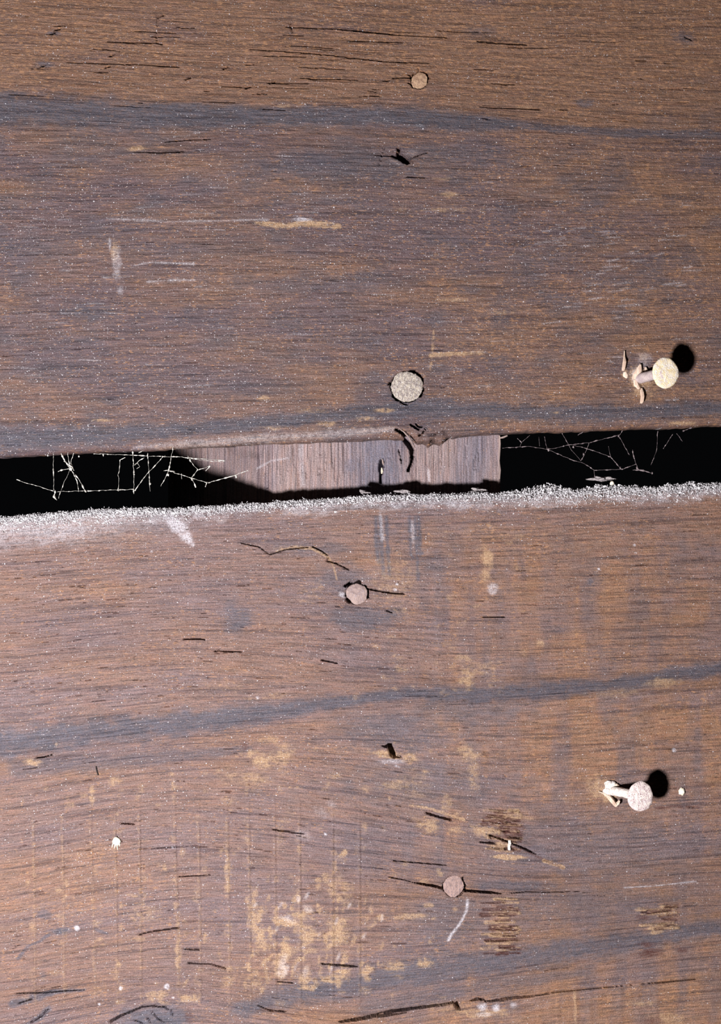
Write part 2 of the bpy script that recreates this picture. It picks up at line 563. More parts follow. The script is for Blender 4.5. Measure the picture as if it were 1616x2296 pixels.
def build_plank(name, top, parent, mat, grain, edge, paint, label, r):
    """top=True: the upper plank (rounded lower edge); False: the lower plank (rounded upper edge)"""
    e = edge(xs)
    if top:
        fixed = np.concatenate([np.arange(-420, -60, 24.0), np.arange(-60, 880, ROW)])
        nb = 74
        g0 = grain.y_of(xs, 880)
        rows = grain.rows(xs, fixed) + [g0 + (e - r - g0) * k / nb for k in range(nb + 1)]
        rows[0] = np.full_like(xs, -450.0)
        sgn = 1.0
    else:
        fixed = np.concatenate([np.arange(1260, 2350, ROW), np.arange(2360, 2700, 24.0)])
        nb = 78
        g0 = grain.y_of(xs, 1260)
        rows = [e + r + (g0 - e - r) * k / nb for k in range(nb)] + grain.rows(xs, fixed) + [np.full_like(xs, 2740.0)]
        sgn = -1.0
    dep = [np.zeros_like(xs) for _ in rows]
    nrm = [1.0] * len(rows)
    na = max(8, int(r / 2))
    arc_y, arc_d, arc_n = [], [], []
    for k in range(1, na + 1):
        a = math.pi / 2 * k / na
        arc_y.append(e - sgn * r * (1 - math.sin(a)))
        arc_d.append(np.full_like(xs, r * (1 - math.cos(a))))
        arc_n.append(math.cos(a))
    if top:
        rows += arc_y; dep += arc_d; nrm += arc_n
    else:
        rows = arc_y[::-1] + rows; dep = arc_d[::-1] + dep; nrm = arc_n[::-1] + nrm
    Y = np.array(rows); D = np.array(dep); N = np.array(nrm)[:, None]
    X = np.broadcast_to(xs, Y.shape).copy()
    F = Field(X, Y)
    gv = grain.v_of(X, Y)
    F.gv = gv
    F.h += (fbm(X / 260, Y / 120, 3, 2) - 0.5) * 5
    F.h += (fbm(X / 60, gv / 6, 31, 3) - 0.5) * 2.6
    F.h += (fbm(X / 9, Y / 7, 33, 2) - 0.5) * 1.2
    paint(F)
    D = D - F.h * N
    D = np.minimum(D, T - 1.5)
    if top:
        Y = Y + F.h * (1 - N) * 0.5
    else:
        Y = Y - F.h * (1 - N) * 0.5
    nr, nc = Y.shape
    # ring of rows: front+arc, then the hidden edge, the back and the far edge
    if top:
        extraY = [Y[-1].copy(), Y[0].copy()]
    else:
        extraY = [Y[-1].copy(), Y[0].copy()]
    Yall = np.vstack([Y] + [a[None] for a in extraY])
    Dall = np.vstack([D, np.full((2, nc), T)])
    Xall = np.broadcast_to(xs, Yall.shape)
    R = nr + 2
    co = np.empty((R * nc, 3))
    co[:, 0] = (Xall.ravel() - 808) * S
    co[:, 1] = Dall.ravel() * S
    co[:, 2] = (1148 - Yall.ravel()) * S
    i = np.arange(R)[:, None]
    j = np.arange(nc - 1)[None, :]
    i2 = (i + 1) % R
    quads = np.stack([i * nc + j, i2 * nc + j, i2 * nc + j + 1, i * nc + j + 1], -1).reshape(-1, 4)
    caps = [list(range(0, R * nc, nc)), list(range(nc - 1, R * nc, nc))[::-1]]
    me = bpy.data.meshes.new(name)
    nq = len(quads)
    loops = np.concatenate([quads.ravel(), np.array(caps[0]), np.array(caps[1])])
    me.vertices.add(R * nc)
    me.loops.add(len(loops))
    me.polygons.add(nq + 2)
    me.vertices.foreach_set('co', co.ravel())
    me.loops.foreach_set('vertex_index', loops)
    starts = np.concatenate([np.arange(nq) * 4, [nq * 4, nq * 4 + R]])
    me.polygons.foreach_set('loop_start', starts)
    sm = np.ones(nq + 2, bool)
    rowid = np.repeat(np.arange(R), nc - 1)
    # smooth only where the face is gently curved: steep crack walls keep their own normals
    hq = np.abs(np.diff(Dall, axis=0))[:, :-1]
    steep = np.zeros((R, nc - 1), bool)
    steep[:R - 1] = hq > 1.6
    sm[:nq] = (rowid < nr - 1) & ~steep.ravel()
    sm[nq:] = False
    me.polygons.foreach_set('use_smooth', sm)
    me.update(calc_edges=True)
    me.validate()

    def pad(A):
        return np.vstack([A, A[-1:], A[:1]]).ravel()
    for k, arr in F.m.items():
        at = me.attributes.new(k, 'FLOAT', 'POINT')
        at.data.foreach_set('value', pad(np.clip(arr, 0, 1)))
    z = np.zeros(R * nc)
    g = np.stack([pad(X) / 100, pad(gv) / 100, z], 1)
    at = me.attributes.new('grain', 'FLOAT_VECTOR', 'POINT')
    at.data.foreach_set('vector', g.ravel())
    g = np.stack([pad(X) / 100, pad(Y) / 100, z], 1)
    at = me.attributes.new('flat', 'FLOAT_VECTOR', 'POINT')
    at.data.foreach_set('vector', g.ravel())
    o = link(name, me, mat, parent, smooth=False)
    if label: o['label'] = label
    return o


# --- marks of the upper plank
def paint_upper(F):
    X, Y, m = F.X, F.Y, F.m
    gv = F.gv
    n = fbm(X / 180, gv / 60, 40, 3)
    m['warm'] += np.clip(1.1 - sstep(170, 330, gv) * 0.85 + (n - 0.5) * 1.0, 0, 1)
    m['warm'] = np.clip(m['warm'] + sstep(800, 1500, X) * 0.42 * sstep(300, 420, Y) + (n - 0.5) * 0.5, 0, 1)
    e = np.broadcast_to(up_edge(xs), X.shape)
    m['warm'] = np.maximum(m['warm'], sstep(34, 14, e - Y) * 0.55 * sstep(200, 420, X))  # warmer towards the lower edge: its lit tan put into the colour
    m['speck'] += np.clip(0.17 + 0.18 * sstep(260, 480, Y) * sstep(1500, 900, X) + (fbm(X / 120, Y / 40, 44, 3) - 0.5) * 0.5, 0.05, 1)
    m['fleck'] += np.clip(0.35 + sstep(260, 100, Y) * 0.5 + sstep(700, 1200, X) * 0.35 + (fbm(X / 90, Y / 50, 45, 2) - 0.5), 0, 1)
    # blue grey weathering bands
    F.stroke('blue', [(-200, 235), (60, 245), (250, 256), (500, 262), (800, 262), (960, 266), (1150, 282)], [40, 40, 38, 30, 26, 28, 14], 0.95)
    F.stroke('blue', [(1060, 268), (1240, 288), (1400, 298), (1616, 302), (1900, 305)], [12, 9, 12, 12, 14], 0.8)
    F.blob('blue', 790, 370, 250, 46, 0.75)
    F.blob('blue', 1000, 350, 170, 34, 0.6)
    F.blob('blue', 300, 340, 140, 14, 0.5)
    F.stroke('blue', [(-300, 990), (35, 985), (200, 978), (420, 962), (600, 948), (800, 926), (950, 914), (1150, 926), (1400, 926), (1600, 916), (1900, 905)],
             [34, 32, 28, 18, 17, 20, 24, 24, 24, 20, 18], 0.95, 0.7)
    for cx, cy, rx, ry, v in ((200, 700, 60, 22, .7), (60, 560, 90, 40, .45), (120, 830, 130, 30, .4), (560, 870, 160, 26, .4), (1060, 650, 40, 10, .6),
                              (1310, 230, 26, 12, .8), (120, 75, 18, 6, .9), (100, 145, 22, 8, .8), (1080, 70, 40, 14, .5), (1530, 85, 30, 14, .7), (430, 560, 200, 18, .35),
                              (700, 640, 220, 16, .4), (250, 900, 30, 12, .6), (1380, 830, 60, 12, .4), (1500, 640, 90, 14, .3)):
        F.blob('blue', cx, cy, rx, ry, v)
    sm = fbm(X / 70, Y / 45, 65, 3) - 0.5
    m['blue'] = np.maximum(m['blue'], np.clip(sm * 1.8, 0, 0.5) * sstep(200, 300, Y))
    # bare ochre and pale wood, plus the lit lower edge painted in
    F.stroke('ochre', [(572, 500), (640, 506), (690, 500), (760, 507)], [5, 6, 9, 6], 1.0, 0.5, 0.5)
    F.blob('pale', 680, 492, 22, 5, 0.8)
    F.stroke('ochre', [(966, 797), (1020, 793), (1082, 791)], [6, 5, 5], 0.9, 0.4, 0.35)
    F.stroke('ochre', [(972, 740), (968, 800), (965, 828)], 3, 0.7, 0.5, 0.6)
    for cx, cy, rx, ry, v in ((308, 333, 22, 6, 1), (1005, 436, 26, 6, .8), (1030, 672, 60, 5, .7), (990, 400, 24, 5, .6), (1130, 700, 40, 5, .6), (860, 920, 26, 6, .9),
                              (730, 950, 30, 7, .7), (820, 938, 22, 7, .7), (590, 893, 12, 7, .9), (230, 942, 22, 4, .9), (1245, 925, 14, 4, .9), (1530, 948, 40, 5, .8), (1000, 470, 120, 6, .5),
                              (610, 960, 40, 6, .6), (700, 922, 40, 5, .5), (1180, 240, 30, 4, .6), (640, 238, 18, 5, .7), (1410, 1000, 9, 9, 0)):
        F.blob('ochre', cx, cy, rx, ry, v)
    F.stroke('ochre', [(350, 1004), (450, 996), (620, 984), (800, 968), (880, 958)], [6, 10, 12, 9, 6], 0.3, 0.9)  # light caught by the rounded lower edge, painted as a tan strip
    F.stroke('pale', [(300, 1004), (420, 996), (600, 982), (760, 972), (880, 962)], [5, 9, 12, 10, 6], 0.3, 0.9, 0.5)  # paler strip over it, the same edge light put into the colour
    F.blob('ochre', 258, 560, 9, 26, 0.75); F.blob('pale', 262, 595, 10, 40, 0.42); F.blob('pale', 246, 545, 3, 14, 0.6)
    F.blob('pale', 270, 650, 8, 12, 0.35)
    # rubbed pale fibres round the upper bent nail
    F.blob('ochre', 1432, 850, 26, 36, 1.0, 0, 0.5, 0.5)
    F.blob('pale', 1428, 842, 13, 20, 0.6); F.blob('pale', 1442, 810, 18, 22, 0.3); F.blob('ochre', 1445, 860, 34, 44, 0.6)
    F.blob('ochre', 1440, 800, 10, 12, 0.6); F.blob('ochre', 1450, 885, 26, 8, 0.6); F.blob('ochre', 1400, 838, 9, 14, 0.9)
    # streaks of dust caught in the grain
    r = np.random.default_rng(12)
    for k in range(150):
        x = r.uniform(20, 1560); y = r.uniform(270, 900)
        if r.uniform() > 0.35 + 0.65 * (y > 450): continue
        L = r.uniform(10, 60)
        F.stroke('pale', [(x, y), (x + L, y + r.uniform(-3, 3) - L * 0.02 * (x > 1100) * 4)], r.uniform(0.9, 1.5), r.uniform(0.1, 0.3), 0.8, 0.9)
        F.stroke('speck', [(x, y), (x + L, y + r.uniform(-3, 3) - L * 0.02 * (x > 1100) * 4)], r.uniform(3, 6), r.uniform(0.5, 1.0), 0.8, 0.6)
    for k in range(46):
        x = r.uniform(1180, 1560); y = r.uniform(500, 690)
        pp = [(x, y), (x + r.uniform(12, 45), y - r.uniform(0, 7))]
        F.stroke('pale', pp, 1.5, r.uniform(0.15, 0.35), 0.8, 0.9)
        F.stroke('speck', pp, 4, 0.8, 0.8, 0.6)
    for pts in ([(300, 595), (340, 588), (435, 592)], [(240, 490), (380, 497), (470, 495), (600, 492)], [(330, 632), (380, 628), (436, 628)]):
        F.stroke('pale', pts, 2.0, 0.4, 0.8, 0.9)
        F.stroke('speck', pts, 5, 1.0, 0.8, 0.6)
    # long shakes and short checks
    for pts, w, d in (([(240, 93), (290, 95), (350, 96), (362, 99)], 1.8, 6), ([(150, 140), (300, 144), (400, 150)], 1.3, 4), ([(640, 60), (760, 66), (880, 78), (1000, 84)], 1.4, 4),
                      ([(790, 68), (812, 70), (880, 77)], 2.0, 6), ([(1070, 92), (1120, 97), (1180, 100)], 1.8, 6), ([(780, 92), (900, 95)], 1.5, 4), ([(560, 110), (700, 120), (860, 138), (960, 141)], 1.4, 4),
                      ([(880, 175), (915, 174), (925, 175)], 1.6, 5), ([(1105, 242), (1150, 243), (1210, 245)], 1.5, 4), ([(600, 186), (640, 187), (690, 187)], 1.3, 4),
                      ([(350, 90), (354, 33)], 1.4, 4), ([(650, 50), (655, 72)], 1.6, 5), ([(1535, 82), (1550, 90)], 1.8, 4), ([(370, 318), (430, 313), (470, 312)], 1.4, 4),
                      ([(300, 340), (360, 342), (410, 340)], 1.4, 4), ([(840, 348), (870, 350), (882, 351)], 1.3, 4), ([(915, 362), (925, 352), (950, 344), (958, 342)], 1.3, 4),
                      ([(850, 370), (855, 350), (862, 330)], 1.2, 3), ([(910, 396), (950, 398)], 1.3, 4), ([(1060, 880), (1062, 900)], 1.0, 2)):
        F.crack(pts, w, d)
    for x, y in ((118, 74), (128, 66), (360, 36), (95, 148), (240, 150), (505, 152), (420, 176), (555, 196), (610, 185), (250, 124)):
        F.crack([(x - 5, y + 2), (x + 5, y - 2)], 2.6, 7)
    random_cracks(F, up_grain, 100, 0, 1580, 20, 240, 14, 130, 1.5, 3.4, 51)
    random_cracks(F, up_grain, 150, 0, 1580, 240, 990, 8, 50, 1.4, 2.45, 52)
    # empty nail hole in the blue band
    F.blob('pale', 925, 342, 18, 12, 0.1)
    F.ridge([(874, 354), (890, 362), (905, 370), (922, 366)], 6, 2.5)
    F.pit([(877, 348), (889, 351), (891, 343), (899, 345), (907, 351), (913, 358), (918, 365), (911, 368), (903, 364), (894, 357), (884, 353)], 62)
    F.pit([(890, 333), (894, 331), (898, 336), (895, 341), (891, 339)], 20)
    # seats of the driven nails
    F.seat(912, 867, 36, 36, 34, [(5, 85, 5), (-45, 0, 4), (205, 245, 4), (160, 190, 3)])
    F.crack([(898, 902), (906, 906), (912, 908)], 2.2, 8); F.crack([(874, 858), (871, 862)], 2.4, 8)
    F.seat(940, 180, 19, 20, 34, [(0, 62, 4), (150, 175, 3), (195, 240, 3)])
    F.crack([(916, 168), (921, 170), (922, 180)], 1.7, 7); F.crack([(915, 186), (922, 190), (926, 196)], 1.7, 7)
    F.crack([(937, 153), (939, 161), (950, 161), (956, 168)], 1.7, 7)
    # torn edge where the split runs into the stud
    F.crack([(886, 962), (898, 968), (908, 977), (916, 988)], [2, 4, 6, 8], 28)
    F.crack([(899, 964), (911, 972), (921, 984), (930, 998)], [1.5, 2, 3, 3], 20)
    F.crack([(920, 952), (930, 958), (938, 964)], [2, 4, 2], 16); F.crack([(932, 950), (936, 956), (946, 957)], 2.2, 10)
    F.crack([(938, 978), (948, 970), (955, 960)], 1.8, 8); F.crack([(962, 996), (968, 988)], 2.5, 10)
    F.ridge([(948, 990), (968, 980), (990, 972)], 8, 4); F.ridge([(942, 1000), (955, 988), (975, 975)], 3, 3)
    F.pit([(993, 990), (1002, 982), (1016, 978), (1012, 984), (1000, 990)], 8)
    # bent nail hole
    F.ridge([(1424, 838), (1428, 860), (1434, 872)], 7, 5)


# --- marks of the lower plank
def paint_lower(F):
    X, Y, m = F.X, F.Y, F.m
    gv = F.gv
    n = fbm(X / 200, gv / 60, 60, 3)
    m['warm'] += np.clip(0.30 + (n - 0.5) * 1.1 + sstep(850, 1300, X) * 0.22, 0, 1)
    e = np.broadcast_to(lo_edge(xs), X.shape)
    dd = Y - e
    dn = fbm(X / 26, Y / 18, 61, 3)
    m['pale'] = np.maximum(m['pale'], sstep(36, 2, dd + (dn - 0.5) * 40 - 2) * 0.7)
    m['pale'] = np.maximum(m['pale'], sstep(520, 60, X) * sstep(95, 15, dd + (dn - 0.5) * 40) * 0.5)
    m['speck'] += np.clip(0.12 + 0.10 * sstep(800, 300, X) + 0.08 * sstep(1700, 1200, Y) * sstep(1100, 700, X) + (fbm(X / 90, Y / 60, 62, 3) - 0.5) * 0.35, 0.03, 1)
    m['speck'] = np.maximum(m['speck'], sstep(70, 6, dd) * 0.8)
    m['fleck'] += np.clip(0.2 + (fbm(X / 110, Y / 60, 63, 2) - 0.5) * 1.2, 0, 1)
    # warm orange areas
    F.blob('warm', 1420, 1640, 290, 70, 1.0, -0.06); F.blob('warm', 1350, 1700, 200, 60, 0.8)
    m['warm'] = np.maximum(m['warm'], sstep(-10, 30, Y - np.interp(X, [900, 1250, 1616], [2330, 2235, 2150])) * 0.85)
    F.blob('warm', 760, 2290, 200, 30, 0.9); F.blob('warm', 1250, 1230, 400, 100, 0.62)
    # blue grey bands
    F.stroke('blue', [(-300, 1690), (35, 1668), (150, 1650), (300, 1632), (500, 1612), (600, 1598), (700, 1580), (800, 1568), (920, 1553), (1060, 1560), (1200, 1550), (1380, 1536), (1500, 1514), (1620, 1500), (1900, 1470)],
             [36, 36, 34, 32, 30, 22, 20, 14, 16, 24, 22, 18, 20, 16, 16], 0.97, 0.7, 0.6)
    F.stroke('blue', [(40, 1720), (220, 1712), (420, 1692), (560, 1680)], [26, 20, 14, 8], 0.6)
    F.blob('blue', 880, 1640, 130, 50, 0.7); F.blob('blue', 1040, 1590, 160, 40, 0.6)
    F.blob('blue', 940, 1760, 200, 60, 0.55); F.blob('blue', 820, 1900, 90, 60, 0.3)
    F.blob('blue', 1330, 1900, 300, 90, 0.55); F.blob('blue', 1300, 2030, 300, 60, 0.55); F.blob('blue', 1010, 2060, 90, 70, 0.6); F.blob('blue', 1150, 1985, 120, 16, 0.8)
    F.stroke('blue', [(540, 2262), (680, 2226), (800, 2205), (1000, 2172), (1200, 2142), (1400, 2112), (1616, 2076), (1900, 2040)], [22, 26, 28, 40, 34, 28, 24, 20], 0.9, 0.8, 0.6)
    F.stroke('blue', [(820, 2262), (1000, 2228), (1150, 2200), (1320, 2180)], [22, 20, 18, 8], 0.6, 0.8)
    F.stroke('blue', [(30, 2250), (80, 2236), (120, 2224), (190, 2220)], [10, 10, 7, 4], 0.9)
    F.stroke('blue', [(60, 2300), (90, 2280), (110, 2260)], 7, 0.8); F.blob('blue', 350, 2288, 96, 34, 1.0, 0, 0.5, 0.3)
    F.blob('blue', 138, 2088, 26, 9, 1.0); F.blob('blue', 98, 2048, 18, 12, 0.7); F.stroke('blue', [(40, 2150), (62, 2122), (90, 2110), (110, 2095)], 4, 0.8); F.stroke('blue', [(215, 2085), (240, 2094)], 4, 0.8)
    F.blob('blue', 96, 2190, 8, 18, 0.6)
    F.blob('blue', 535, 1390, 34, 30, 0.85); F.blob('blue', 520, 1365, 18, 20, 0.6); F.blob('blue', 820, 1385, 90, 30, 0.85); F.blob('blue', 770, 1300, 60, 40, 0.6)
    for px in (842, 852, 866, 918, 930, 938):
        F.stroke('blue', [(px, 1160), (px + 3, 1220 + (px % 5) * 8), (px + 8, 1240 + (px % 7) * 10)], 5, 0.9, 0.8, 0.7)
    F.stroke('pale', [(924, 1170), (926, 1215)], 4, 0.4, 0.8, 0.8); F.stroke('pale', [(852, 1150), (858, 1210)], 4, 0.4, 0.8, 0.8)
    F.blob('blue', 975, 1265, 40, 24, 0.6); F.blob('blue', 1322, 1305, 10, 12, 0.8); F.blob('blue', 1250, 1415, 30, 8, 0.6); F.blob('blue', 700, 1230, 110, 16, 0.6)
    F.blob('blue', 330, 1175, 110, 20, 0.4)
    # pale smear below the dusty edge
    F.stroke('pale', [(375, 1160), (400, 1180), (420, 1205), (432, 1222)], [14, 16, 13, 5], 0.8, 0.7, 0.5)
    F.blob('pale', 120, 1185, 110, 34, 0.5)
    # ochre wear
    F.stroke('ochre', [(620, 1235), (660, 1226), (700, 1230), (735, 1248), (748, 1270), (755, 1300)], [3, 4, 5, 5, 3, 2], 0.8)
    F.blob('ochre', 1092, 1250, 14, 26, 1.0); F.blob('ochre', 1088, 1290, 16, 18, 0.9); F.blob('pale', 1104, 1320, 9, 12, 0.55, 0, 0.9, 0.9)
    F.blob('ochre', 1046, 1520, 18, 30, 0.9); F.blob('ochre', 1040, 1475, 22, 12, 0.7); F.blob('ochre', 1212, 1442, 12, 9, 0.8); F.blob('ochre', 900, 1500, 18, 10, 0.6)
    F.blob('ochre', 1490, 1530, 50, 14, 0.8); F.blob('ochre', 1380, 1555, 80, 14, 0.5)
    for cx, cy, rx, ry, v in ((590, 1705, 34, 22, .9), (560, 1690, 24, 12, .8), (635, 1700, 24, 34, .8), (570, 1745, 40, 20, .6), (520, 1740, 40, 20, .5), (70, 1710, 22, 12, .9), (255, 1750, 16, 12, .8), (206, 1780, 7, 26, 1),
                              (390, 1760, 6, 10, .8), (900, 1760, 60, 12, .6), (600, 1660, 30, 10, .6), (870, 1690, 36, 8, 1), (920, 1700, 20, 12, .9), (930, 1760, 40, 40, .4), (1050, 1690, 24, 22, .8), (1060, 1740, 16, 60, .6),
                              (960, 1850, 30, 20, .8), (1020, 1860, 20, 12, .7), (1000, 1800, 14, 30, .6), (820, 1770, 18, 12, .7), (735, 1760, 8, 34, .5), (750, 1740, 20, 10, .6), (640, 1230, 30, 6, .5),
                              (920, 2055, 40, 8, .8), (950, 2160, 16, 12, .9), (880, 2165, 30, 14, .8), (1090, 2272, 60, 12, .8), (1000, 2260, 60, 14, .5), (1500, 2280, 60, 10, .9), (1440, 2250, 40, 8, .6), (880, 1300, 60, 60, .45), (700, 1330, 40, 30, .35),
                              (1340, 1770, 26, 30, .8), (1365, 1790, 22, 16, .9), (1270, 1790, 40, 12, .4), (800, 1560, 10, 10, .5), (600, 1560, 60, 12, .4), (500, 1540, 60, 20, .3), (1080, 1500, 60, 20, .5)):
        F.blob('ochre', cx, cy, rx, ry, v)
    # upright saw marks with bare wood on their crests
    r = np.random.default_rng(5)
    for x, dx in ((75, 4), (140, 4), (203, 10), (258, 4), (312, 4), (391, 10), (445, 4), (509, 6), (557, 4), (615, 3), (671, 2), (745, 0), (805, 0)):
        F.ridge([(x, 1790), (x + dx * 0.4, 1980), (x + dx, 2250)], [2, 5, 5], 1.3, 0.9)
        F.crack([(x + 5, 1860), (x + 5 + dx * 0.4, 1980), (x + 5 + dx, 2230)], 1.8, 1.6 if x in (258, 312) else 0.5, 2.0)
        F.stroke('ochre', [(x - 2, 1830), (x + dx * 0.4, 1980), (x + dx, 2250)], 3.6, 0.42 if x < 600 else 0.2, 0.8, 1.0)
        for k in range(7):
            y = r.uniform(1760, 2250)
            F.blob('ochre', x + r.uniform(-6, 14), y, r.uniform(4, 16), r.uniform(5, 22), r.uniform(0.25, 0.6))
    for x in (1210, 1250, 1290, 1322, 1390, 1430, 1470):
        F.ridge([(x, 2210), (x + 2, 2310)], 8, 0.6)
    F.stroke('ochre', [(1289, 2225), (1290, 2300)], 4, 0.7)
    for x in (985, 1040, 1100, 1160):
        F.ridge([(x, 1250), (x + 4, 1600)], 18, 0.7, 0.9)
    # thick yellow wear in the middle of the foot
    for cx, cy, rx, ry, v in ((640, 2068, 34, 14, 1), (670, 2050, 24, 14, .9), (690, 2040, 14, 10, .8), (572, 2070, 20, 40, .9), (582, 2105, 18, 30, 1), (640, 2130, 16, 34, 1), (628, 2170, 16, 26, 1), (684, 2190, 16, 26, .9), (690, 2095, 26, 22, .9),
                              (690, 2215, 18, 10, 1), (755, 2085, 34, 28, .9), (745, 2110, 26, 14, .9), (770, 2180, 26, 22, 1), (750, 2195, 30, 14, .9), (820, 2180, 18, 18, 1), (700, 2130, 30, 10, .6), (565, 2020, 14, 30, .7), (510, 1960, 8, 50, .8), (570, 2200, 20, 30, .6),
                              (770, 2000, 30, 34, .6), (745, 1990, 16, 24, .7), (512, 2200, 18, 34, .6), (350, 2235, 30, 16, .8), (420, 2240, 36, 10, .9), (265, 2165, 8, 10, .9), (400, 2130, 8, 80, .7), (330, 2050, 36, 20, .5), (265, 2245, 20, 8, .6)):
        F.blob('ochre', cx, cy, rx, ry, v, 0, 0.6, 0.75)
    for cx, cy, rx, ry in ((648, 2060, 16, 7), (632, 2165, 8, 22), (640, 2175, 6, 14), (690, 2038, 10, 8), (684, 2180, 8, 12)):
        F.blob('pale', cx, cy, rx, ry, 0.42, 0.3, 0.9, 1.0)
    # torn grain: orange and dark red fibres side by side
    def torn(x0, x1, y0, y1, n, slope, seed):
        r = np.random.default_rng(seed)
        for k in range(n):
            x = r.uniform(x0, x1 - 20); y = r.uniform(y0, y1)
            L = r.uniform(20, min(80, x1 - x)); w = r.uniform(2.0, 5.5)
            pts = [(x, y), (x + L, y + slope * L + r.uniform(-2, 2))]
            q = r.uniform()
            F.stroke('ochre' if q < 0.55 else 'red', pts, w, r.uniform(0.6, 1.0), 0.6, 0.5)
            if q < 0.55: F.ridge(pts, w * 1.1, 2.0)
            else: F.crack(pts, w * 0.7, 2.2)
    torn(1080, 1170, 1815, 1905, 64, 0.07, 71); torn(1076, 1168, 2015, 2140, 58, -0.02, 72); torn(1425, 1520, 2030, 2085, 34, -0.05, 73)
    F.stroke('red', [(1085, 1835), (1155, 1840)], [5, 7], 0.9); F.stroke('red', [(1088, 1842), (1110, 1842)], 7, 0.7)
    F.blob('ochre', 1140, 1922, 44, 7, 1, 0.03, 0.4, 0.3); F.blob('ochre', 1080, 1862, 34, 14, 1, 0.1); F.blob('ochre', 1180, 1835, 20, 6, .8); F.blob('ochre', 1130, 2083, 36, 5, 1, -0.05, 0.4, 0.3)
    F.blob('red', 1455, 2138, 26, 10, 1, -0.15); F.blob('red', 1450, 2118, 18, 6, .8); F.blob('red', 1530, 2130, 12, 6, .9); F.blob('red', 1440, 2056, 16, 5, .8); F.blob('red', 548, 1675, 8, 12, .7)
    F.blob('red', 424, 2280, 10, 18, .6); F.blob('red', 1460, 2290, 30, 10, .7)
    F.stroke('red', [(1470, 1812), (1510, 1808), (1566, 1810)], 3, .8); F.blob('ochre', 1470, 2090, 26, 7, .9, -0.2)
    F.stroke('ochre', [(1220, 1930), (1262, 1945)], 5, 1.0, 0.5, 0.5); F.stroke('red', [(1165, 1900), (1215, 1926), (1265, 1948)], 3, .6)
    F.stroke('ochre', [(920, 1805), (960, 1812), (1040, 1838)], 4, .8); F.crack([(955, 1823), (985, 1832), (1010, 1838)], 3, 7)
    # upright smudges rubbed across the grain, and scattered bits of wear
    sm = fbm(X / 34, Y / 170, 64, 3) - 0.5
    m['blue'] = np.maximum(m['blue'], np.clip(sm * 1.7, 0, 0.4) * sstep(1150, 1250, Y) * sstep(650, 1000, X))
    m['warm'] = np.clip(m['warm'] + np.clip(-sm * 1.4, 0, 0.3) * sstep(1150, 1250, Y) * sstep(800, 1050, X), 0, 1)
    m['fleck'] = np.clip(m['fleck'] + np.clip(-sm * 1.5, 0, 0.3) * sstep(800, 1050, X), 0, 1)
    r = np.random.default_rng(19)
    for k in range(150):
        x = 690 + r.normal(0, 85); y = 2100 + r.normal(0, 70)
        if y > 2235 - (x - 560) * 0.12 or x > 860: continue
        F.blob('ochre', x, y, r.uniform(3, 8), r.uniform(6, 19), r.uniform(0.4, 0.9), r.uniform(-0.1, 0.6), 0.6, 1.0)
        if k % 9 == 0: F.blob('pale', x + 3, y, r.uniform(2, 4), r.uniform(4, 12), 0.35, r.uniform(0, 0.7), 0.8, 1.0)
    for k in range(170):
        x = r.uniform(40, 1060); y = r.uniform(1660, 2240)
        F.blob('ochre', x, y, r.uniform(4, 14), r.uniform(3, 10), r.uniform(0.3, 0.75), 0, 0.7, 0.9)
    for k in range(60):
        x = r.uniform(830, 1180); y = r.uniform(1180, 1560)
        F.blob('ochre', x, y, r.uniform(5, 18), r.uniform(3, 9), r.uniform(0.25, 0.55), 0, 0.8, 0.9)
    # pale curved scratch under the brown nail, paint crumbs by the long split
    F.stroke('pale', [(1048, 2018), (1046, 2040), (1036, 2062), (1026, 2078), (1012, 2094), (1005, 2108)], 3.0, 0.85, 0.7, 0.6)
    F.blob('pale', 1082, 2256, 12, 9, .9); F.blob('pale', 1110, 2260, 9, 9, 1); F.blob('pale', 1150, 2254, 8, 8, .5); F.blob('pale', 1090, 2275, 20, 5, .4)
    F.stroke('pale', [(1400, 1990), (1470, 1986), (1560, 1976)], 2, 0.5)
    for cx, cy, rr in ((1511, 1682, 5), (890, 1310, 5), (886, 1322, 4), (270, 2216, 5), (222, 2252, 4), (387, 1900, 5), (172, 2080, 7), (1135, 1276, 3), (1422, 1222, 3), (1342, 1276, 3), (340, 1237, 3),
                      (888, 1718, 3), (894, 1720, 3), (374, 2212, 7), (388, 2238, 5), (578, 1564, 4), (705, 1570, 3), (730, 1870, 4), (676, 1870, 16), (720, 1822, 14), (745, 1802, 10)):
        F.blob('pale', cx, cy, rr * (0.8 if rr < 8 else 1.3), rr * 0.8, 0.95 if rr < 8 else 0.22, 0.5, 0.4 if rr < 8 else 0.9, 0.7 if rr < 8 else 1.0)
    F.blob('pale', 768, 1334, 9, 5, .9, 0.3)
